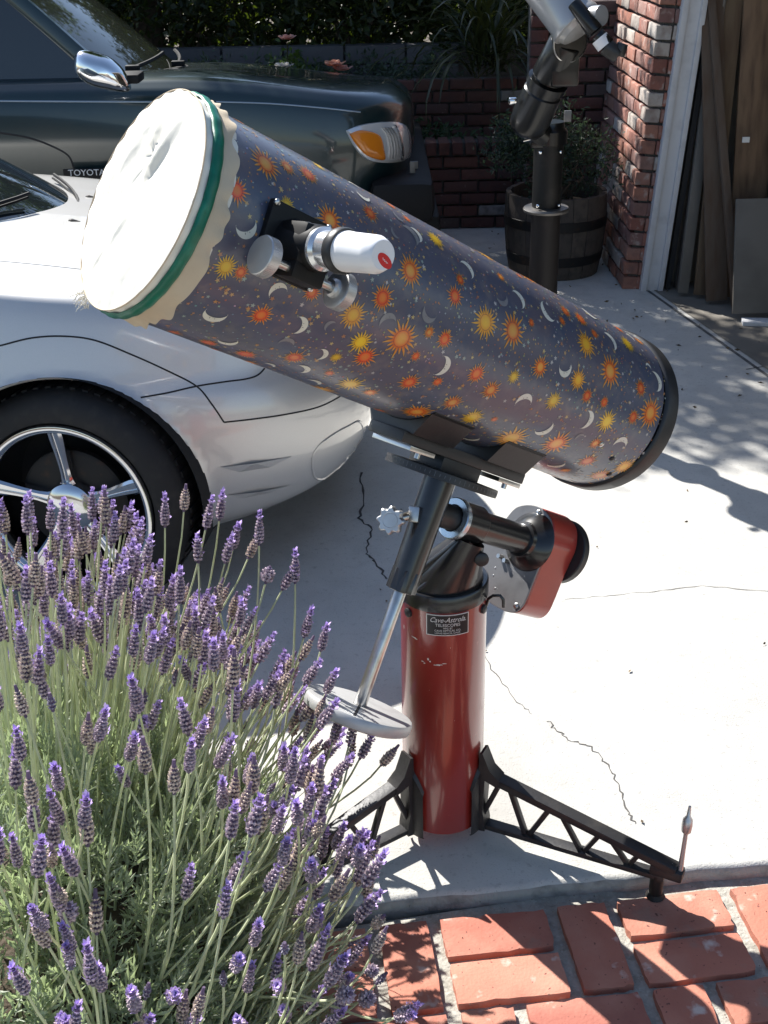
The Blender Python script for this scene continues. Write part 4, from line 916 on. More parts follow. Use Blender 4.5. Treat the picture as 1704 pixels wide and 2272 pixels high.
def moon(a, u, ph, r, col):
    ca, sa = math.cos(a), math.sin(a); n_ = 18; P = []
    for i in range(n_+1):
        t = math.pi*(i/n_-.5)*1.24; xo, yo = r*math.cos(t), r*math.sin(t)
        te = t; xi = r*(.28+.42*math.cos(t*1.02)) if abs(t) < 1.7 else xo; yi = r*math.sin(t)*.86+0
        w_ = math.cos(t/1.24) ; xi = xo-(r*.62)*max(w_, 0)**.8; yi = yo*(1-.06*w_)
        P += [(xo, yo), (xi, yi)]
    P = [(x*ca-y*sa, x*sa+y*ca) for x, y in P]
    PRB.add(onfilm(u, ph, P, .0007), [(2*i, 2*i+2, 2*i+3, 2*i+1) for i in range(n_)], np.array(col))
    for (x, y, s_, kx) in ((.52, .22, .09, 2.0), (.42, -.02, .07, 1.2), (.50, -.22, .08, 1.8)):   # plain little face marks
        q = [((x*r+s_*r*kx*.5*math.cos(t)), (y*r+s_*r*.4*math.sin(t))) for t in np.linspace(0, 2*math.pi, 8, endpoint=False)]
        q = [(xx*ca-yy*sa, xx*sa+yy*ca) for xx, yy in q]; PRB.add(onfilm(u, ph, q, .0011), [tuple(range(8))], (.16, .15, .14))
for i, q in enumerate(MOONS):
    if q[1] < .66: moon(*q, (.22, .22, .23) if i in FAINT else (.72, .70, .60))
starcol = [(.5, .25, .09), (.55, .42, .18), (.48, .47, .46), (.42, .2, .1), (.3, .37, .34), (.52, .34, .16)]
SP_ = [(q[1], q[2], q[3]) for q in SUNS]+[(q[1], q[2], q[3]) for q in MOONS]
for k in range(8200):
    u, ph = rng.uniform(-.34, .68), rng.uniform(-math.pi, math.pi)
    if any(abs(u-a) < c*.8 and abs(RT*(ph-b_)) < c*.8 for a, b_, c in SP_): continue
    big = rng.random() < .17; r = rng.uniform(.0028, .0046) if big else rng.uniform(.0010, .0021); a0 = rng.random()*6
    if big:
        P = [(r*(1 if i % 2 == 0 else .42)*math.cos(a0+i*math.pi/5), r*(1 if i % 2 == 0 else .42)*math.sin(a0+i*math.pi/5)) for i in range(10)]
        PRB.add(onfilm(u, ph, [(0, 0)]+P, .0004), [(0, 1+i, 1+(i+1) % 10) for i in range(10)], rng.choice(starcol))
    else:
        P = [(r*math.cos(a0+i*math.pi/2), r*math.sin(a0+i*math.pi/2)) for i in range(4)]
        PRB.add(onfilm(u, ph, P, .0004), [(0, 1, 2, 3)], tuple(c*rng.uniform(.5, 1) for c in rng.choice(starcol)))
pr_ = PRB.build('printed_pattern', 'print', TUBE, None, colour=True, fix=False); pr_['kind'] = 'stuff'
b = MB(); b.grid(np.array([[surfe(u_, p_, r_) for u_, r_ in ((-.352, .001), (-.352, RT-.014), (-.366, RT-.012), (-.369, RT+.001), (-.365, RT+.0055), (-.334, RT+.0055), (-.330, RT+.0035), (-.329, RT-.001))] for p_ in np.linspace(0, 2*math.pi, 128, endpoint=False)]), close_u=True); b.build('end_ring', 'black_satin', TUBE, 50)
for (u, ph) in ((-.222, -.50), (-.278, -.62), (-.318, -.86)):
    b = MB(); b.lathe(surf(u, ph, RT), er(ph), [(0, .0055), (.0015, .0055), (.003, .004), (.0035, 0)], 16); b.build('screw', 'black_satin' if u < -.23 else 'steel', TUBE, 40)
# dust cover
def ringwave(ph, k, s): return math.sin(ph*k+s)
CV = MB(); PHN = 160; ph_ = np.linspace(0, 2*math.pi, PHN, endpoint=False); G = []
fold = [(rng.uniform(0, 6.28), rng.uniform(.2, .9), rng.uniform(.10, .34), rng.uniform(-.005, .0045), rng.uniform(-.45, .45)) for _ in range(34)]+[(2.25, .56, .16, -.0075, -.3), (2.75, .40, .20, -.008, -.25), (2.0, .16, .22, -.006, -.35), (3.05, .66, .14, -.006, -.2), (1.75, .52, .13, -.005, -.4), (3.4, .5, .16, -.005, -.1), (4.2, .7, .10, -.004, .2), (3.9, .78, .09, .004, .1)]
def puff(x, y):
    z = 0.0
    for a, rd, wl, amp, th in fold:
        cx_, cy_ = rd*math.cos(a), rd*math.sin(a); dx_, dy_ = x-cx_, y-cy_; tt_ = 1.05+th*.35
        l = dx_*math.cos(tt_)+dy_*math.sin(tt_); w_ = -dx_*math.sin(tt_)+dy_*math.cos(tt_)
        z += amp*math.exp(-(w_/(.055*wl/.2))**2-(l/(wl*2.2))**2)
    return z
for p in ph_:
    row = []
    jag = .004*ringwave(p, 9, .3)+.003*ringwave(p, 17, 1.1)+.0015*ringwave(p, 41, 2)
    for (u, r) in ((.665, .1533), (.680, .1535), (.693, .1540), (.703, .1545), (.711, .1545), (.716, .1545)):
        row.append(surfc(u+(.003*ringwave(p, 7, u*90) if u > .69 else 0), p, r+(.0012*ringwave(p, 37, u*200) if u < .70 else .001*ringwave(p, 23, 0))))
    for q in (1.0, .985, .95, .9, .84, .77, .7, .62, .54, .46, .38, .30, .22, .14, .07, 0.0):
        x, y = q*math.cos(p), q*math.sin(p); h = .7185+.005*(1-q**6)+puff(x, y)*min(1, (1-q)*3.5)+(.0035*ringwave(p, 29, 0)*max(0, q-.75)*4*.25)
        row.append(surfc(h+jag*.12*(q > .9), p, .1555*q))
    G.append(row)
CV.grid(np.array(G), close_u=True); COVER = CV.build('dust_cover', 'cover_cloth', tel, 75)
b = MB(); b.tube([surfc(.7185, p, .1558) for p in np.linspace(0, 2*math.pi, 161)], .0011, 5); b.build('seam', 'ruffle_cloth', COVER, 60)
b = MB(); G = []
for p in ph_: G.append([surfc(.6905+dx_, p, .1558+dr_+.0006*ringwave(p, 31, 0)) for dx_, dr_ in ((0, 0), (.001, .003), (.005, .0048), (.012, .0048), (.016, .003), (.017, 0))])
b.grid(np.array(G), close_u=True); b.build('green_band', 'green_tape', COVER, 60)
b = MB(); G = []
for p in np.linspace(0, 2*math.pi, 360, endpoint=False):
    am = .025-.008*math.sin(p); wv = math.sin(p*25+1.7*math.sin(p*5)); w2 = math.sin(p*13+2)
    G.append([surfc(.692-t*(am+.003*w2+.0012*wv), p, .1555+t*.004+t*t*(.0022*wv+.0012*w2)) for t in (0, .2, .45, .7, .88, 1.0)])
b.grid(np.array(G), close_u=True); b.build('ruffle', 'ruffle_cloth', COVER, 75)
b = MB()
for k in range(26):
    p = -2.05+rng.uniform(-.10, .10); q0 = surfc(.712, p, .158); b.tube([q0, q0+er(p)*.010*rng.random()+A*rng.uniform(-.006, .014)-Dv*.004, q0+er(p)*rng.uniform(.004, .016)+A*rng.uniform(-.010, .018)-Dv*rng.uniform(.002, .014)], .0006, 5)
b.build('loose_thread', 'cover_cloth', COVER, None)
# focuser
FP, FU = .05, .572; fo = er(FP); fb = surf(FU, FP, RT); ft = np.cross(fo, A); ft = ft if ft[2] > 0 else -ft
b = MB(); b.box(fb+fo*.004, .050, .047, .006, ax=(A, ft, fo), bev=.003); b.lathe(fb, fo, [(.008, .036), (.02, .033), (.07, .030), (.074, .027)], 40); b.box(fb+fo*.036+ft*.0, .030, .028, .030, ax=(A, ft, fo), bev=.010); b.box(fb+fo*.043-ft*.034, .027, .014, .020, ax=(A, ft, fo), bev=.005)
FOC = b.build('focuser', 'focus_black', tel, 40)
b = MB()
for sx in (-1, 1):
    for sy in (-1, 1): b.lathe(fb+A*.046*sx+ft*.043*sy+fo*.010, fo, [(0, .0045), (.003, .0045), (.0045, .002)], 10)
b.build('screw', 'steel', FOC, 40)
b = MB(); b.lathe(fb, fo, [(.06, .0265), (.074, .0285), (.078, .0285), (.082, .025), (.083, .0242), (.105, .0242), (.107, .026), (.112, .026)], 48); b.build('draw_tube', mat('bright_tube', (.8, .82, .84), .2, metal=.75), FOC, 30)
b = MB(); b.lathe(fb, fo, [(.106, .020), (.107, .0285), (.112, .0298), (.119, .0298), (.122, .0285), (.123, .02)], 48); b.build('collar_ring', 'black_satin', FOC, 30)
b = MB(); b.lathe(fb, fo, [(.118, .0248), (.122, .0258), (.124, .0252), (.126, .0258), (.128, .0252), (.130, .0256), (.134, .0250), (.176, .0240), (.182, .0238), (.190, .0205), (.1935, .0188), (.1942, .0180), (.1938, .0)], 56); CAN = b.build('eyepiece_cap', 'white_plastic', FOC, 30)
b = MB(); n_ = 28; xx_ = A*-1; cz = fb+fo*.1938+xx_*.003+ft*.003; xx = A*-1; yv = ft
po = [(.0132*math.cos(t), .0072*math.sin(t)) for t in np.linspace(0, 2*math.pi, n_, endpoint=False)]
rt = lambda x, y: (x*math.cos(-.30)-y*math.sin(-.30), x*math.sin(-.30)+y*math.cos(-.30))
po = [rt(x, y) for x, y in po]; b.add([cz+xx*(x+.002)+yv*(y-.0085)-fo*.0008 for x, y in po]+[cz+xx*(x+.002)+yv*(y-.0085)+fo*.0006 for x, y in po], [tuple(range(n_, 2*n_))]+[(i, (i+1) % n_, n_+(i+1) % n_, n_+i) for i in range(n_)])
b.build('red_label', 'red_label', FOC, 30)
b = MB(); pts = [(-.0055+.011*t, .0011*math.sin(t*22)*(1-.3*t)) for t in np.linspace(0, 1, 28)]; pts = [rt(x, y) for x, y in pts]; b.tube([cz+xx*(x+.002)+yv*(y-.0085)+fo*.0007 for x, y in pts], .0003, 4)
for k in range(3): b.tube([cz+xx*(-.010+.002*k)+yv*(.0015+.0022*k)+fo*.0002, cz+xx*(.012-.001*k)+yv*(-.003+.0022*k)+fo*.0002], .00018, 4)
b.build('label_script', 'white_print', FOC, None)
ka = unit(ft*-1*.0+A)                                  # knob shaft runs along the tube
kn = fb+fo*.050-ft*.036
b = MB(); b.cyl(kn-A*.062, kn+A*.062, .006, seg=16); b.build('knob_shaft', 'steel', FOC, 40)
for s_ in (1, -1):
    b = MB(); o_ = kn+A*s_*.048; pr2 = [(0, .010), (.003, .013), (.008, .0135), (.009, .024), (.010, .026), (.025, .026), (.0265, .025), (.027, .0)]; b.lathe(o_, A*s_, pr2, 60)
    for k in range(60): 
        a = 2*math.pi*k/60; e_a, e_b, _ = frame(A*s_); d = math.cos(a)*e_a+math.sin(a)*e_b; b.box(o_+A*s_*.0175+d*.026, .0006, .0006, .0068, ax=(np.cross(A, d), d, A))
    b.build('focus_knob', 'aluminium', FOC, 30)
# saddle
b = MB(); zc = P1+Dv*.108; b.box(zc, .160, .045, .010, ax=(A, E1, Dv), bev=.003); b.box(P1+Dv*.086, .050, .042, .014, ax=(A, E1, Dv), bev=.004)
SAD = b.build('saddle_plate', 'black_satin', tel, 40)
def cradle(u0, u1, name):
    half = .088; pts = []
    for x in np.linspace(half, -half, 17): pts.append((x, .2864-math.sqrt((RT+.0015)**2-x*x)))
    poly = [(-half*.62, .116), (half*.62, .116)]+[(half, .165)]+pts+[(-half, .165)]
    bb = MB(); bb.prism(poly, P1, E1, Dv, A, u0, u1, bev=.0); return bb.build(name, 'black_satin', SAD, 30)
cradle(.050, .150, 'cradle_block'); cradle(-.145, -.040, 'cradle_block')
for u in (.11, -.12): b = MB(); b.box(P1+A*u+Dv*.093+E1*-.0, .03, .05, .004, ax=(A, E1, Dv), bev=.001); b.cyl(P1+A*(u-.005)+Dv*.092+E1*.035, P1+A*(u-.005)+Dv*.080+E1*.035, .005, seg=10); b.build('clamp_bar', 'steel', SAD, 40)
# declination axis
b = MB(); b.lathe(P1, Dv, [(-.148, .022), (-.147, .0255), (-.10, .0265), (.045, .029), (.058, .029)], 40); b.lathe(P1, Dv, [(-.150, .026), (-.149, .0275), (-.112, .0275), (-.110, .026)], 8, hint=E1); DEC = b.build('declination_housing', 'black_paint', tel, 35)
b = MB(); b.lathe(P1, Dv, [(.058, .03), (.059, .101), (.0595, .103), (.073, .103), (.0735, .101), (.076, .04)], 72); b.build('setting_circle', 'black_satin', DEC, 30)
b = MB(); e_a, e_b, _ = frame(Dv)
for k in range(72):
    a = 2*math.pi*k/72; d = math.cos(a)*e_a+math.sin(a)*e_b; L = .0045 if k % 6 == 0 else .0025; b.box(P1+Dv*.0665+d*.1031, .0004, .0004, L, ax=(np.cross(Dv, d), d, Dv))
b.build('degree_mark', 'grey_plate', DEC, None)['kind'] = 'stuff'
kd_ = unit(V3(-.30, -.85, .42)); kc = V3(.012, 1.87, .793); e_a, e_b, _ = frame(kd_)
b = MB(); poly = [((.0225+.0028*math.cos(8*t))*math.cos(t), (.0225+.0028*math.cos(8*t))*math.sin(t)) for t in np.linspace(0, 2*math.pi, 64, endpoint=False)]
b.prism(poly, kc, e_a, e_b, kd_, -.009, .009, bev=.003); b.lathe(kc, kd_, [(.009, .0145), (.0102, .0142), (.0102, .0125), (.0095, .0120), (.0095, 0)], 40); b.build('lock_knob', 'aluminium', DEC, 35)
b = MB(); b.cyl(kc-kd_*.008, P1+Dv*.0-kd_*-.0, .008, seg=16); kq = (kc*.35+P1*.65); b.box(kq, .010, .014, .016, ax=(e_a, e_b, kd_), bev=.003); b.build('knob_stem', 'steel', DEC, 40)
b = MB(); b.cyl(P1-Dv*.14, P1-Dv*.392, .0118, seg=28, bev=.002); SH = b.build('counterweight_shaft', 'steel', tel, 40)
b = MB(); WC = P1-Dv*.378; b.lathe(WC, Dv, [(-.014, .0125), (-.014, .090), (-.010, .0985), (-.004, .1005), (.006, .1005), (.0105, .098), (.012, .092), (.012, .0125)], 72, False, False); CWT = b.build('counterweight', 'silver_paint', tel, 30)
b = MB(); sd = unit(A*.80-E1*-.75); b.box(WC+Dv*.0118+sd*.053, .0026, .042, .0006, ax=(np.cross(Dv, sd), sd, Dv)); b.build('weight_slot', 'car_gap', CWT, None)
b = MB(); b.cyl(WC-Dv*.012, WC-Dv*.03, .02, seg=20); b.build('stop_collar', 'black_satin', CWT, 40)
# polar axis
b = MB(); b.cyl(P1-A*.0, P0-A*.01, .023, seg=28); b.build('axis_coupling', 'black_satin', tel, 40)
b = MB(); b.lathe(P0, -A, [(.0, .024), (.002, .036), (.056, .036), (.060, .033), (.064, .0285), (.185, .0285), (.187, .034), (.196, .035), (.200, .040), (.214, .056), (.219, .058)], 48); POL = b.build('polar_housing', 'black_paint', tel, 35)
b = MB(); b.lathe(P0, A, [(-.004, .0365), (-.003, .0385), (.006, .0385), (.0075, .0365), (.0075, .0255), (.004, .0250)], 56, False, False); b.build('bearing_ring', 'blue_ring', POL, 35)
GBX=[(-0.080,0.022),(-0.065,0.050),(-0.039,0.064),(-0.008,0.068),(0.020,0.059),(0.035,0.043),(0.044,0.014),(0.042,-0.014),(0.039,-0.049),(0.037,-0.097),(0.034,-0.120),(0.022,-0.136),(0.001,-0.142),(-0.030,-0.141),(-0.066,-0.137),(-0.101,-0.126),(-0.124,-0.098),(-0.130,-0.068),(-0.118,-0.036),(-0.098,-0.004)]
def smooth_poly(L, n_=4):
    L = np.array(L); k = len(L); out = []
    for i in range(k):
        p0, p1, p2, p3 = L[(i-1) % k], L[i], L[(i+1) % k], L[(i+2) % k]
        for t in np.arange(n_)/n_: out.append(tuple(.5*((2*p1)+(-p0+p2)*t+(2*p0-5*p1+4*p2-p3)*t*t+(-p0+3*p1-3*p2+p3)*t**3)))
    return out
gp = smooth_poly(GBX); GO = P1-A*.29
b = MB(); b.prism(gp, GO, E1, Dv, A, -.088, -.0045, bev=.005); BOX = b.build('drive_box', 'red_box', tel, 30)
b = MB(); b.prism([(x*1.006, y*1.006) for x, y in gp], GO, E1, Dv, A, -.0045, .0, bev=.001); b.build('cover_plate', 'grey_plate', BOX, 30)
b = MB()
for x, y in ((-.004, .058), (.022, -.124), (-.10, -.11), (.028, .02)): b.lathe(GO+E1*x+Dv*y, A, [(0, .006), (.004, .006), (.006, .003)], 12)
for x, y in ((-.055, -.048), (-.038, -.052)): b.cyl(GO+E1*x+Dv*y, GO+E1*x+Dv*y+A*.012, .0045, seg=10)
for x, y in ((-.062, -.073), (-.060, -.088), (-.045, -.11)): b.lathe(GO+E1*x+Dv*y, A, [(0, .0022), (.001, .0012)], 8)
b.build('screw', 'steel', BOX, 40)
b = MB(); b.lathe(P1-A*.36, -A, [(.015, .03), (.018, .062), (.020, .064), (.034, .064), (.037, .061), (.040, .0)], 56); b.build('hour_disc', 'black_satin', BOX, 35)
# pier head
zT = .600; b = MB(); b.lathe(PX, (0, 0, 1), [(.574, .0825), (.575, .0855), (.604, .0855), (.607, .083), (.607, 0)], 64, True, False); b.build('pier_ring', 'black_paint', tel, 40)
top = P0-A*.055-Dv*.030; G = []
for t in np.linspace(0, 1, 9):
    c = PX*(1-t)+V3(top[0], top[1], 0)*t+V3(0, 0, .606+(top[2]-.606)*t); q = []
    for a in np.linspace(0, 2*math.pi, 40, endpoint=False):
        r = .076*(1-t)+(.036 if True else 0)*t; sq = 1/max(abs(math.cos(a)), abs(math.sin(a)))**.35; wd = V3(math.cos(a)*r*(1-.25*t), math.sin(a)*r*(1+.2*t), 0)*((1-t)+t*sq)
        q.append(c+wd-V3(0, 0, 1)*(wd@unit(V3(A[0], A[1], 0)))*t*-.55)
    G.append(q)
G = np.array(G).transpose(1, 0, 2); b = MB(); b.grid(G, close_u=True); HEAD = b.build('pier_head', 'black_paint', tel, 50)
b = MB(); f0 = PX+V3(-.074, -.028, .606); f1 = top+V3(-.022, -.028, .012); b.tube([f0, f0*.6+f1*.4, f1], [.008, .008, .008], 10); f2 = PX+V3(-.050, -.055, .606); f3 = top+V3(.0, -.036, .012); b.tube([f2, f2*.6+f3*.4, f3], .006, 10); b.build('brace_rib', 'black_paint', HEAD, 40)
b = MB(); b.lathe(top+V3(.02, -.038, -.02), unit(V3(.1, -1, .1)), [(-.004, .013), (.002, .013), (.004, .010), (.0045, 0)], 24); b.build('pivot_bolt', 'black_satin', HEAD, 40)
# red pier
b = MB(); b.lathe(PX, (0, 0, 1), [(.047, .079), (.047, .0815), (.049, .0825), (.573, .0825)], 96, True, False); PIER = b.build('pier', 'red_enamel', tel, 40)
pol = lambda a, z, r: PX+V3(math.cos(a)*r, math.sin(a)*r, z)
def wrap(vx, vy, vz, a0=-math.pi/2+.045, zc=.5485, r0=.0835): return np.array([pol(a0+x/r0, zc+y, r0+z) for x, y, z in zip(vx, vy, vz)])
def rrect(w_, h_, r, n_=5): return [(sx*(w_-r)+r*math.cos(a), sy*(h_-r)+r*math.sin(a)) for sx, sy, a0 in ((1, 1, 0), (-1, 1, math.pi/2), (-1, -1, math.pi), (1, -1, 1.5*math.pi)) for a in np.linspace(a0, a0+math.pi/2, n_)]
def plate_grid(hw, hh, r): 
    X = np.linspace(-hw, hw, 21); return X
b = MB(); X = np.linspace(-.0405, .0405, 25); b.grid(np.stack([wrap(X, np.full(25, y), np.full(25, z)) for y, z in ((-.0225, 0), (-.0225, .0012), (.0225, .0012), (.0225, 0))], 1)); NP = b.build('name_plate', 'silver_print', PIER, 40)
b = MB(); X = np.linspace(-.0388, .0388, 25); b.grid(np.stack([wrap(X, np.full(25, y), np.full(25, z)) for y, z in ((-.0208, .001), (-.0208, .0015), (.0208, .0015), (.0208, .001))], 1)); b.build('plate_field', 'plate_black', NP, 40)
b = MB()
for txt, sz, y, sh, sx in (('Cave-Astrola.', .0150, .0115, .45, .82), ('TELESCOPES', .0088, .0005, 0, .95), ('MFG. BY', .0048, -.0060, 0, 1.0), ('CAVE OPTICAL CO.', .0056, -.0112, 0, 1.0), ('LONG BEACH, CALIF.', .0048, -.0165, 0, 1.05)):
    v, f = text_mesh(txt, sz, .0003, sh); b.add(wrap(v[:, 0]*sx, v[:, 1]+y, v[:, 2]+.0017), f)
b.build('lettering', 'silver_print', NP, None, fix=False)
for ang in (-2.52, -.52):
    b = MB(); b.lathe(pol(ang, .557, .082), (math.cos(ang), math.sin(ang), 0), [(0, .009), (.005, .009), (.007, .006), (.0072, 0)], 20); b.build('bolt', 'black_satin', PIER, 40)
hk = pol(-.28, .565, .083); b = MB(); b.tube([hk+V3(0, 0, -.012), hk+V3(.004, -.002, .004), hk+V3(.012, -.008, .014), hk+V3(.024, -.014, .018), hk+V3(.030, -.016, .010), hk+V3(.031, -.017, -.006)], .0032, 8); b.build('latch_hook', 'black_paint', PIER, 50)
b = MB()
for (a, z, w_, h_) in ((-2.36, .508, .016, .0030), (-2.30, .5065, .008, .0025), (-1.98, .470, .0045, .006), (-1.93, .4655, .004, .004), (-2.12, .462, .006, .0028), (-2.07, .459, .0045, .0022), (-1.78, .459, .018, .0024), (-1.70, .4605, .014, .0028), (-1.60, .4635, .010, .0022), (-2.75, .515, .003, .010), (-1.46, .498, .0016, .0016), (-1.95, .40, .0012, .0016), (-1.35, .33, .0014, .0014)):
    n_ = 9; p = [(w_*.5*math.cos(t)*rng.uniform(.6, 1.1), h_*.5*math.sin(t)*rng.uniform(.5, 1.2)) for t in np.linspace(0, 2*math.pi, n_, endpoint=False)]
    b.add(np.array([pol(a+x/.0825, z+y, .08275) for x, y in [(0, 0)]+p]), [(0, 1+i, 1+(i+1) % n_) for i in range(n_)])
b.build('paint_chip', 'bare_metal', PIER, None)
# legs
def leg(ang, rod=False):
    d = V3(math.cos(ang), math.sin(ang), 0); n_ = V3(-d[1], d[0], 0); Zv = V3(0, 0, 1)
    W = lambda r, z: PX+d*r+Zv*z
    b = MB()
    def bar(p, q, hw, hh, bev=.003):
        a_, c_ = W(*p), W(*q); t = unit(c_-a_); up = unit(np.cross(t, n_)); b.box((a_+c_)/2, np.linalg.norm(c_-a_)/2, hw, hh, ax=(t, n_, up), bev=bev)
    # pad hugging the pier
    G = []
    for a in np.linspace(-.46, .46, 15):
        q = ang+a; G.append([pol(q, z, r) for z, r in ((.030, .083), (.032, .090-.003*abs(a)), (.12, .091-.003*abs(a)), (.188-.22*a*a, .0905-.003*abs(a)), (.195-.22*a*a, .083))])
    b.grid(np.array(G))
    poly = [(.084, .185), (.086, .226), (.092, .228), (.108, .188), (.128, .170), (.128, .150), (.098, .162), (.094, .085), (.10, .05), (.10, .032), (.084, .03)]
    b.prism(poly, PX, d, Zv, n_, -.016, .016)
    for (p, q, hw, hh) in (((.10, .168), (.49, .066), .0145, .0085), ((.085, .040), (.47, .040), .013, .006), ((.127, .158), (.084, .046), .0055, .0055), ((.145, .154), (.183, .044), .0065, .0055), ((.190, .042), (.234, .130), .0055, .0055),
                           ((.252, .126), (.300, .042), .006, .005), ((.306, .042), (.340, .104), .005, .005), ((.352, .100), (.395, .044), .0055, .005), ((.40, .046), (.42, .084), .005, .005)): bar(p, q, hw, hh)
    bar((.44, .058), (.505, .055), .0145, .012, .006)
    lg = b.build('leg', 'cast_iron', tel, 40)
    b = MB(); b.cyl(W(.455, -.019), W(.455, .045), .0135, seg=20, bev=.003); b.cyl(W(.455, -.018), W(.455, -.006), .019, .015, seg=20, bev=.003); b.build('foot', 'hoop', lg, 40)
    b = MB(); b.lathe(W(.478, .066), (0, 0, 1), [(0, .007), (.008, .007), (.011, .004)], 12); b.build('bolt', 'steel', lg, 40)
    if rod:
        b = MB(); p = W(.497, .062); q = p+V3(.010, .02, .125); t_ = q-p; b.tube([p, p+t_*.3, p+t_*.66], [.0058, .0048, .0044], 12); b.lathe(p+t_*.66, t_, [(0, .0045), (.006, .0095), (.020, .0105), (.032, .0095), (.040, .004), (.060, .0028), (.062, .0)], 16); b.build('levelling_rod', 'aluminium', lg, 40)
    return lg
leg(R_(-25.9), True); leg(R_(-145.9)); leg(R_(94.1))

# ------------------------------------------------------------------ lavender
LC = V3(-.62, 1.47, -.05)
lav = thing('lavender_bush', 'large lavender bush with purple flower spikes at the edge of the brick path', 'lavender bush', LC)
def mound(az, el, s=1.0):
    rx, ry, rz = .47, .66, .555
    d = V3(math.cos(az)*math.cos(el), math.sin(az)*math.cos(el), math.sin(el)); return LC+d*V3(rx, ry, rz)*s, unit(d/V3(rx, ry, rz))
# sprigs of narrow grey green leaves
b = MB(); NSP = 2900; Pl = []; Dl = []; Cl = []; Ll = []
for k in range(NSP):
    az = rng.uniform(-2.2, 2.2); el = math.asin(rng.uniform(0, 1))
    s_ = 1.0-abs(rng.gauss(0, .11))+.05*math.sin(az*7+el*9); p, nrm = mound(az, el, s_)
    ax_ = unit(nrm*.7+V3(0, 0, .75)+nrg.normal(size=3)*.28); L = rng.uniform(.05, .10); e_a, e_b, _ = frame(ax_); tone = rng.random(); n_ = 17
    for i in range(n_):
        t = i/n_; a = i*2.4+k; sp = .75-.5*t; d = unit(ax_*(.55+.6*t)+(math.cos(a)*e_a+math.sin(a)*e_b)*sp)
        Pl.append(p+ax_*L*t); Dl.append(d); Ll.append(rng.uniform(.026, .042)*(1-.35*t)); g = .55+.50*(tone*.6+.4*rng.random()); Cl.append((.47*g+.02, .51*g+.025, .40*g+.02))
leafcloud(b, np.array(Pl), np.array(Dl), np.array(Ll), .0054, np.array(Cl), droop=.15)
b.build('foliage', 'lav_leaf', lav, None, colour=True, fix=False)['kind'] = 'stuff'
b = MB(); b.lathe(LC+V3(0, 0, .0), (0, 0, 1), [(.0, .36), (.2, .36), (.32, .24), (.38, .0)], 24); b.v = [(v-LC)*V3(.95, 1.2, 1.0)+LC for v in b.v]; b.build('woody_core', 'soil', lav, 40)
def head_mesh(seed, kind):
    rr = random.Random(seed); b = MB(); L = {'full': .045, 'tall': .056, 'dry': .046, 'bud': .022, 'round': .026}[kind]*rr.uniform(.92, 1.08); tiers = {'full': 8, 'tall': 10, 'dry': 9, 'bud': 5, 'round': 6}[kind]
    b.tube([(0, 0, -.004), (0, 0, L*.5), (0, 0, L*.95)], [.0022, .0038, .002], 7, col=(.14, .10, .16))
    for i in range(tiers):
        t = i/(tiers-1); z = t*L*.92; R0 = {'bud': .0058, 'round': .0115}.get(kind, .0080)*(math.sin(min(1, t*.9+.22)*math.pi)**.45)*(1-.25*t)
        n_ = 9 if kind != 'bud' else 7
        for k in range(n_):
            a = 2*math.pi*(k+.5*(i % 2))/n_+rr.uniform(-.15, .15); d = V3(math.cos(a), math.sin(a), 0); s_ = V3(-d[1], d[0], 0)
            if kind == 'dry': c0 = V3(.56, .46, .37)*rr.uniform(.55, 1.5)
            elif kind == 'bud': c0 = V3(.30, .28, .33)*rr.uniform(.8, 1.2)
            else: c0 = (V3(.46, .37, .40)+(V3(.58, .46, .66)-V3(.46, .37, .40))*ss(np.array(t*1.5-.7)))*rr.uniform(.6, 1.4)
            p = d*R0*.35+V3(0, 0, z); o = unit(d*.8+V3(0, 0, .75)); ln = R0*1.05; w_ = R0*.36
            # plump calyx: four sided spindle
            q = np.cross(s_, o); v = [p, p+o*ln*.5+s_*w_, p+o*ln*.5+q*w_, p+o*ln*.5-s_*w_, p+o*ln*.5-q*w_, p+o*ln]
            b.add(v, [(0, 1, 2), (0, 2, 3), (0, 3, 4), (0, 4, 1), (5, 2, 1), (5, 3, 2), (5, 4, 3), (5, 1, 4)], np.vstack([c0*.7, c0, c0, c0, c0, c0*1.35]))
            if kind in ('full', 'tall') and (t > .68 or rr.random() < .05):
                pc = V3(.62, .47, .88)*rr.uniform(.75, 1.25); tip = p+o*ln
                for w2 in (-.7, .7):
                    oo = unit(o+s_*w2+V3(0, 0, .5)); b.add([tip, tip+oo*.0030+s_*.0016, tip+oo*.0052, tip+oo*.0030-s_*.0016], [(0, 1, 2, 3)], pc)
    if kind in ('full', 'tall'):
        for k in range(16):
            a = rr.uniform(0, 6.28); oo = unit(V3(math.cos(a)*.65, math.sin(a)*.65, 1)); s_ = V3(-math.sin(a), math.cos(a), 0); p = V3(0, 0, L*rr.uniform(.78, .95)); ln = rr.uniform(.006, .010); pc = V3(.64, .48, .90)*rr.uniform(.75, 1.2)
            b.add([p, p+oo*ln*.6+s_*.0022, p+oo*ln, p+oo*ln*.6-s_*.0022], [(0, 1, 2, 3)], pc)
    return b.mesh('flower_head', 'lav_head', None, colour=True, fix=False)
HM = {k: [head_mesh(90+i*7+j, k) for j in range(nv)] for i, (k, nv) in enumerate((('full', 6), ('tall', 4), ('dry', 4), ('bud', 2), ('round', 2)))}
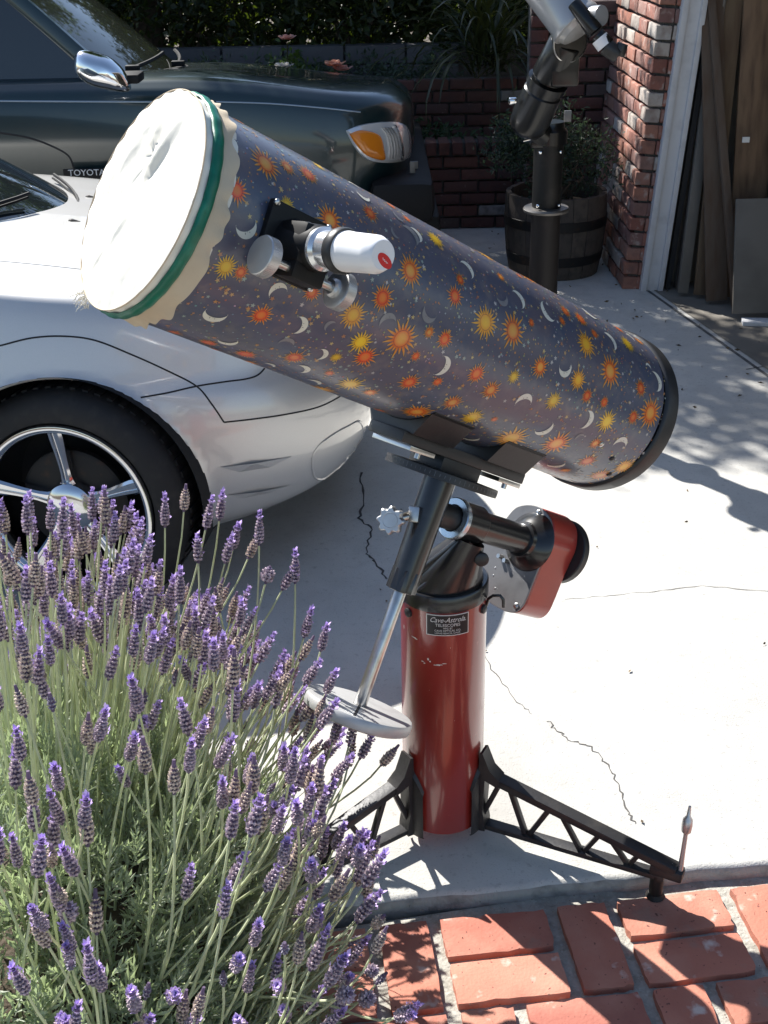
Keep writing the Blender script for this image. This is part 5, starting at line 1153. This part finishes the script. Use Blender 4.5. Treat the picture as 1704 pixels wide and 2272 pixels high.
def stalk(tip, base, kind, scale=1.0):
    tip = np.asarray(tip, float); base = np.asarray(base, float); up = V3(0, 0, 1); L = np.linalg.norm(tip-base); t = np.linspace(0, 1, 9)[:, None]
    c1 = base+unit((base-LC)*V3(1, 1, .4)+up*.25)*L*.40; c1 = c1+nrg.normal(size=3)*.012; c2 = tip-unit(unit(tip-c1)*.7+up*.55)*L*.24+nrg.normal(size=3)*.006
    P = (1-t)**3*base+3*(1-t)**2*t*c1+3*(1-t)*t*t*c2+t**3*tip
    b = MB(); b.tube(P, np.linspace(.0024, .0017, 9), 6); st = b.build('flower_stalk', 'lav_stem', lav, 60, fix=False)
    ax_ = Vector(unit(P[-1]-P[-2])); q = ax_.to_track_quat('Z', 'Y').to_matrix().to_4x4()
    mw = base_matrix(st).inverted() @ Matrix.Translation(tip) @ q @ Matrix.Rotation(rng.random()*6.28, 4, 'Z') @ Matrix.Scale(scale, 4)
    inst(rng.choice(HM[kind]), 'flower_spike', st, mw=mw)
cnt = 0
def add_stalk(tip, kind=None, scale=None):
    global cnt
    tip = np.asarray(tip, float); d = (tip-LC)/V3(.47, .66, .555); k = np.linalg.norm(d)
    az = math.atan2(d[1], d[0]); el = math.asin(max(-.2, min(1, d[2]/k)))
    base, _ = mound(az+rng.uniform(-.25, .25), max(.12, el-rng.uniform(.0, .35)), .80)
    if kind is None: kind = rng.choices(('full', 'tall', 'dry', 'bud', 'round'), (44, 20, 25, 6, 5))[0]
    stalk(tip, base, kind, scale or rng.uniform(1.0, 1.32)); cnt += 1
# (view point, distance from the camera along y) of the stalks that stand clear of the bush
for px, py, Y, kd in [(408, 1130, 1.98, 'dry'), (366, 1165, 1.97, 'tall'), (457, 1170, 2.0, 'tall'), (487, 1150, 2.02, 'full'), (517, 1215, 1.98, 'full'), (575, 1205, 1.96, 'tall'), (552, 1235, 1.98, 'dry'), (440, 1245, 1.95, 'full'), (500, 1245, 1.95, 'full'), (590, 1290, 1.9, 'round'),
                      (628, 1305, 1.9, 'full'), (655, 1290, 1.9, 'tall'), (675, 1410, 1.85, 'tall'), (712, 1440, 1.8, 'full'), (724, 1535, 1.75, 'full'), (680, 1640, 1.72, 'dry'), (740, 1640, 1.72, 'tall'), (775, 1650, 1.70, 'full'), (800, 1680, 1.7, 'full'), (848, 1695, 1.7, 'dry'), (772, 1700, 1.7, 'dry'),
                      (712, 1790, 1.6, 'full'), (742, 1880, 1.58, 'full'), (785, 1880, 1.6, 'full'), (820, 1905, 1.6, 'dry'), (790, 1960, 1.56, 'dry'), (755, 1985, 1.53, 'bud'), (778, 2095, 1.45, 'bud'), (758, 2180, 1.38, 'full'), (838, 2180, 1.42, 'bud'), (700, 1990, 1.5, 'full'), (655, 2045, 1.45, 'full'), (610, 2190, 1.3, 'full'), (680, 2245, 1.3, 'full')]:
    p = ony(px, py, Y); add_stalk(p, kd, 1.15)
def view_of(tip):
    dd = tip-V3(0, 0, CAM_H); z_ = dd@_f; return CX+CAM_F*(dd@CR)/z_, CY-CAM_F*(dd@CU)/z_, z_
tries = 0
def sample(back=False):
    az = rng.uniform(.35, 2.0) if back else rng.uniform(-1.7, 1.9); el = math.asin(rng.uniform(.12, 1)); s_ = rng.uniform(.22, .40)*(.65 if rng.random() < .25 else 1)
    p, nrm = mound(az, el, 1.0); return p+unit(nrm*.6+V3(0, 0, 1.0)+nrg.normal(size=3)*.11)*s_*(.75 if az < -.6 else 1)
def seen(tip):
    px, py, z_ = view_of(tip)
    if px < -40 or py > 2330 or z_ < .95: return False
    if py < 1070+max(0, px-60)*.16 or px > 640+max(0, py-1350)*.28 or (px > 330 and py < 1290+(px-330)*.35): return False
    return not (py > 1950 and rng.random() < .2) and not (py < 1350 and rng.random() < .25)
while cnt < 300 and tries < 9000:
    tries += 1; tip = sample(tries % 6 == 0)
    if cnt < 105 and view_of(tip)[1] < 1700: continue
    if seen(tip): add_stalk(tip)
# the stalks beyond the first three hundred, joined
bs = MB(); bh = MB(); k = 0; tries = 0
while k < 300 and tries < 12000:
    tries += 1; tip = sample(tries % 2 == 0); px, py, z_ = view_of(tip)
    if not seen(tip) or py > 1750 or (px > 430 and rng.random() < .6): continue
    base = LC+(tip-LC)*V3(.62, .62, .42); t = np.linspace(0, 1, 7)[:, None]; P = base+(tip-base)*t+V3(0, 0, .03)*np.sin(t*math.pi)+nrg.normal(size=3)*.01*np.sin(t*math.pi)
    bs.tube(P, np.linspace(.0024, .0017, 7), 5); me = rng.choice(HM[rng.choices(('full', 'tall', 'dry'), (40, 20, 40))[0]]); q = Vector(unit(P[-1]-P[-2])).to_track_quat('Z', 'Y').to_matrix()
    v = np.array([x.co[:] for x in me.vertices])*1.15; v = v@np.array(q).T+tip; c = np.empty(len(v)*4); me.color_attributes['Col'].data.foreach_get('color', c)
    bh.add(v, [tuple(x.vertices) for x in me.polygons], c.reshape(-1, 4)[:, :3]); k += 1
bs.build('back_stalks', 'lav_stem', lav, 60, fix=False)['kind'] = 'stuff'; bh.build('back_flowers', 'lav_head', lav, None, colour=True, fix=False)['kind'] = 'stuff'
# bare stems between the flowers
b = MB()
for k in range(260):
    az = rng.uniform(-1.7, 1.8); el = math.asin(rng.uniform(.1, .98)); p, nrm = mound(az, el, .85); q = p+unit(nrm*.9+V3(0, 0, .5)+nrg.normal(size=3)*.2)*rng.uniform(.12, .24); t = np.linspace(0, 1, 6)[:, None]
    b.tube(p+(q-p)*t+nrg.normal(size=3)*.02*np.sin(t*math.pi), np.linspace(.0016, .0009, 6), 4)
b.build('bare_stems', 'lav_stem', lav, None, fix=False)['kind'] = 'stuff'
print('stalks', cnt, tries)

# ------------------------------------------------------------------ grit and fallen leaves
b = MB(); Pn = 240
x = nrg.uniform(-.3, 1.8, Pn); y = nrg.uniform(4.2, 7.1, Pn)
leafcloud(b, np.stack([x, y, np.full(Pn, .006)], 1), np.column_stack([nrg.normal(size=(Pn, 2)), nrg.normal(size=Pn)*.12]), nrg.uniform(.012, .03, Pn), .011, np.array((.10, .07, .035))*nrg.uniform(.5, 1.6, (Pn, 1)))
x = nrg.uniform(-.1, 1.4, 26); y = nrg.uniform(2.0, 3.9, 26)
leafcloud(b, np.stack([x, y, np.full(26, .004)], 1), np.column_stack([nrg.normal(size=(26, 2)), nrg.normal(size=26)*.1]), nrg.uniform(.008, .018, 26), .007, np.array((.13, .09, .05))*nrg.uniform(.5, 1.6, (26, 1)))
props(b.build('leaf_litter', mat('dry_leaf', (.1, .07, .04), .8, attr='Col'), None, None, colour=True, fix=False), kind='stuff')
b = MB()
for k in range(520):
    px_, py_ = rng.uniform(-.35, 1.25), rng.uniform(1.15, 1.9); e = EDX(px_)
    if py_ > e-.004: py_ = e-abs(rng.gauss(0, .012))
    r = rng.uniform(.0006, .0020); zz_ = -.0175 if rng.random() < .4 else -.031
    b.add([(px_+r*rng.uniform(.5, 1.3)*math.cos(a), py_+r*rng.uniform(.5, 1.3)*math.sin(a), zz_) for a in (0, 1.57, 3.14, 4.71)]+[(px_, py_, zz_+r*1.1)], [(0, 1, 4), (1, 2, 4), (2, 3, 4), (3, 0, 4)], np.array((.22, .19, .15))*rng.uniform(.4, 1.6))
props(b.build('grit', mat('grit', (.2, .18, .15), .9, attr='Col'), None, None, colour=True, fix=False), kind='stuff')
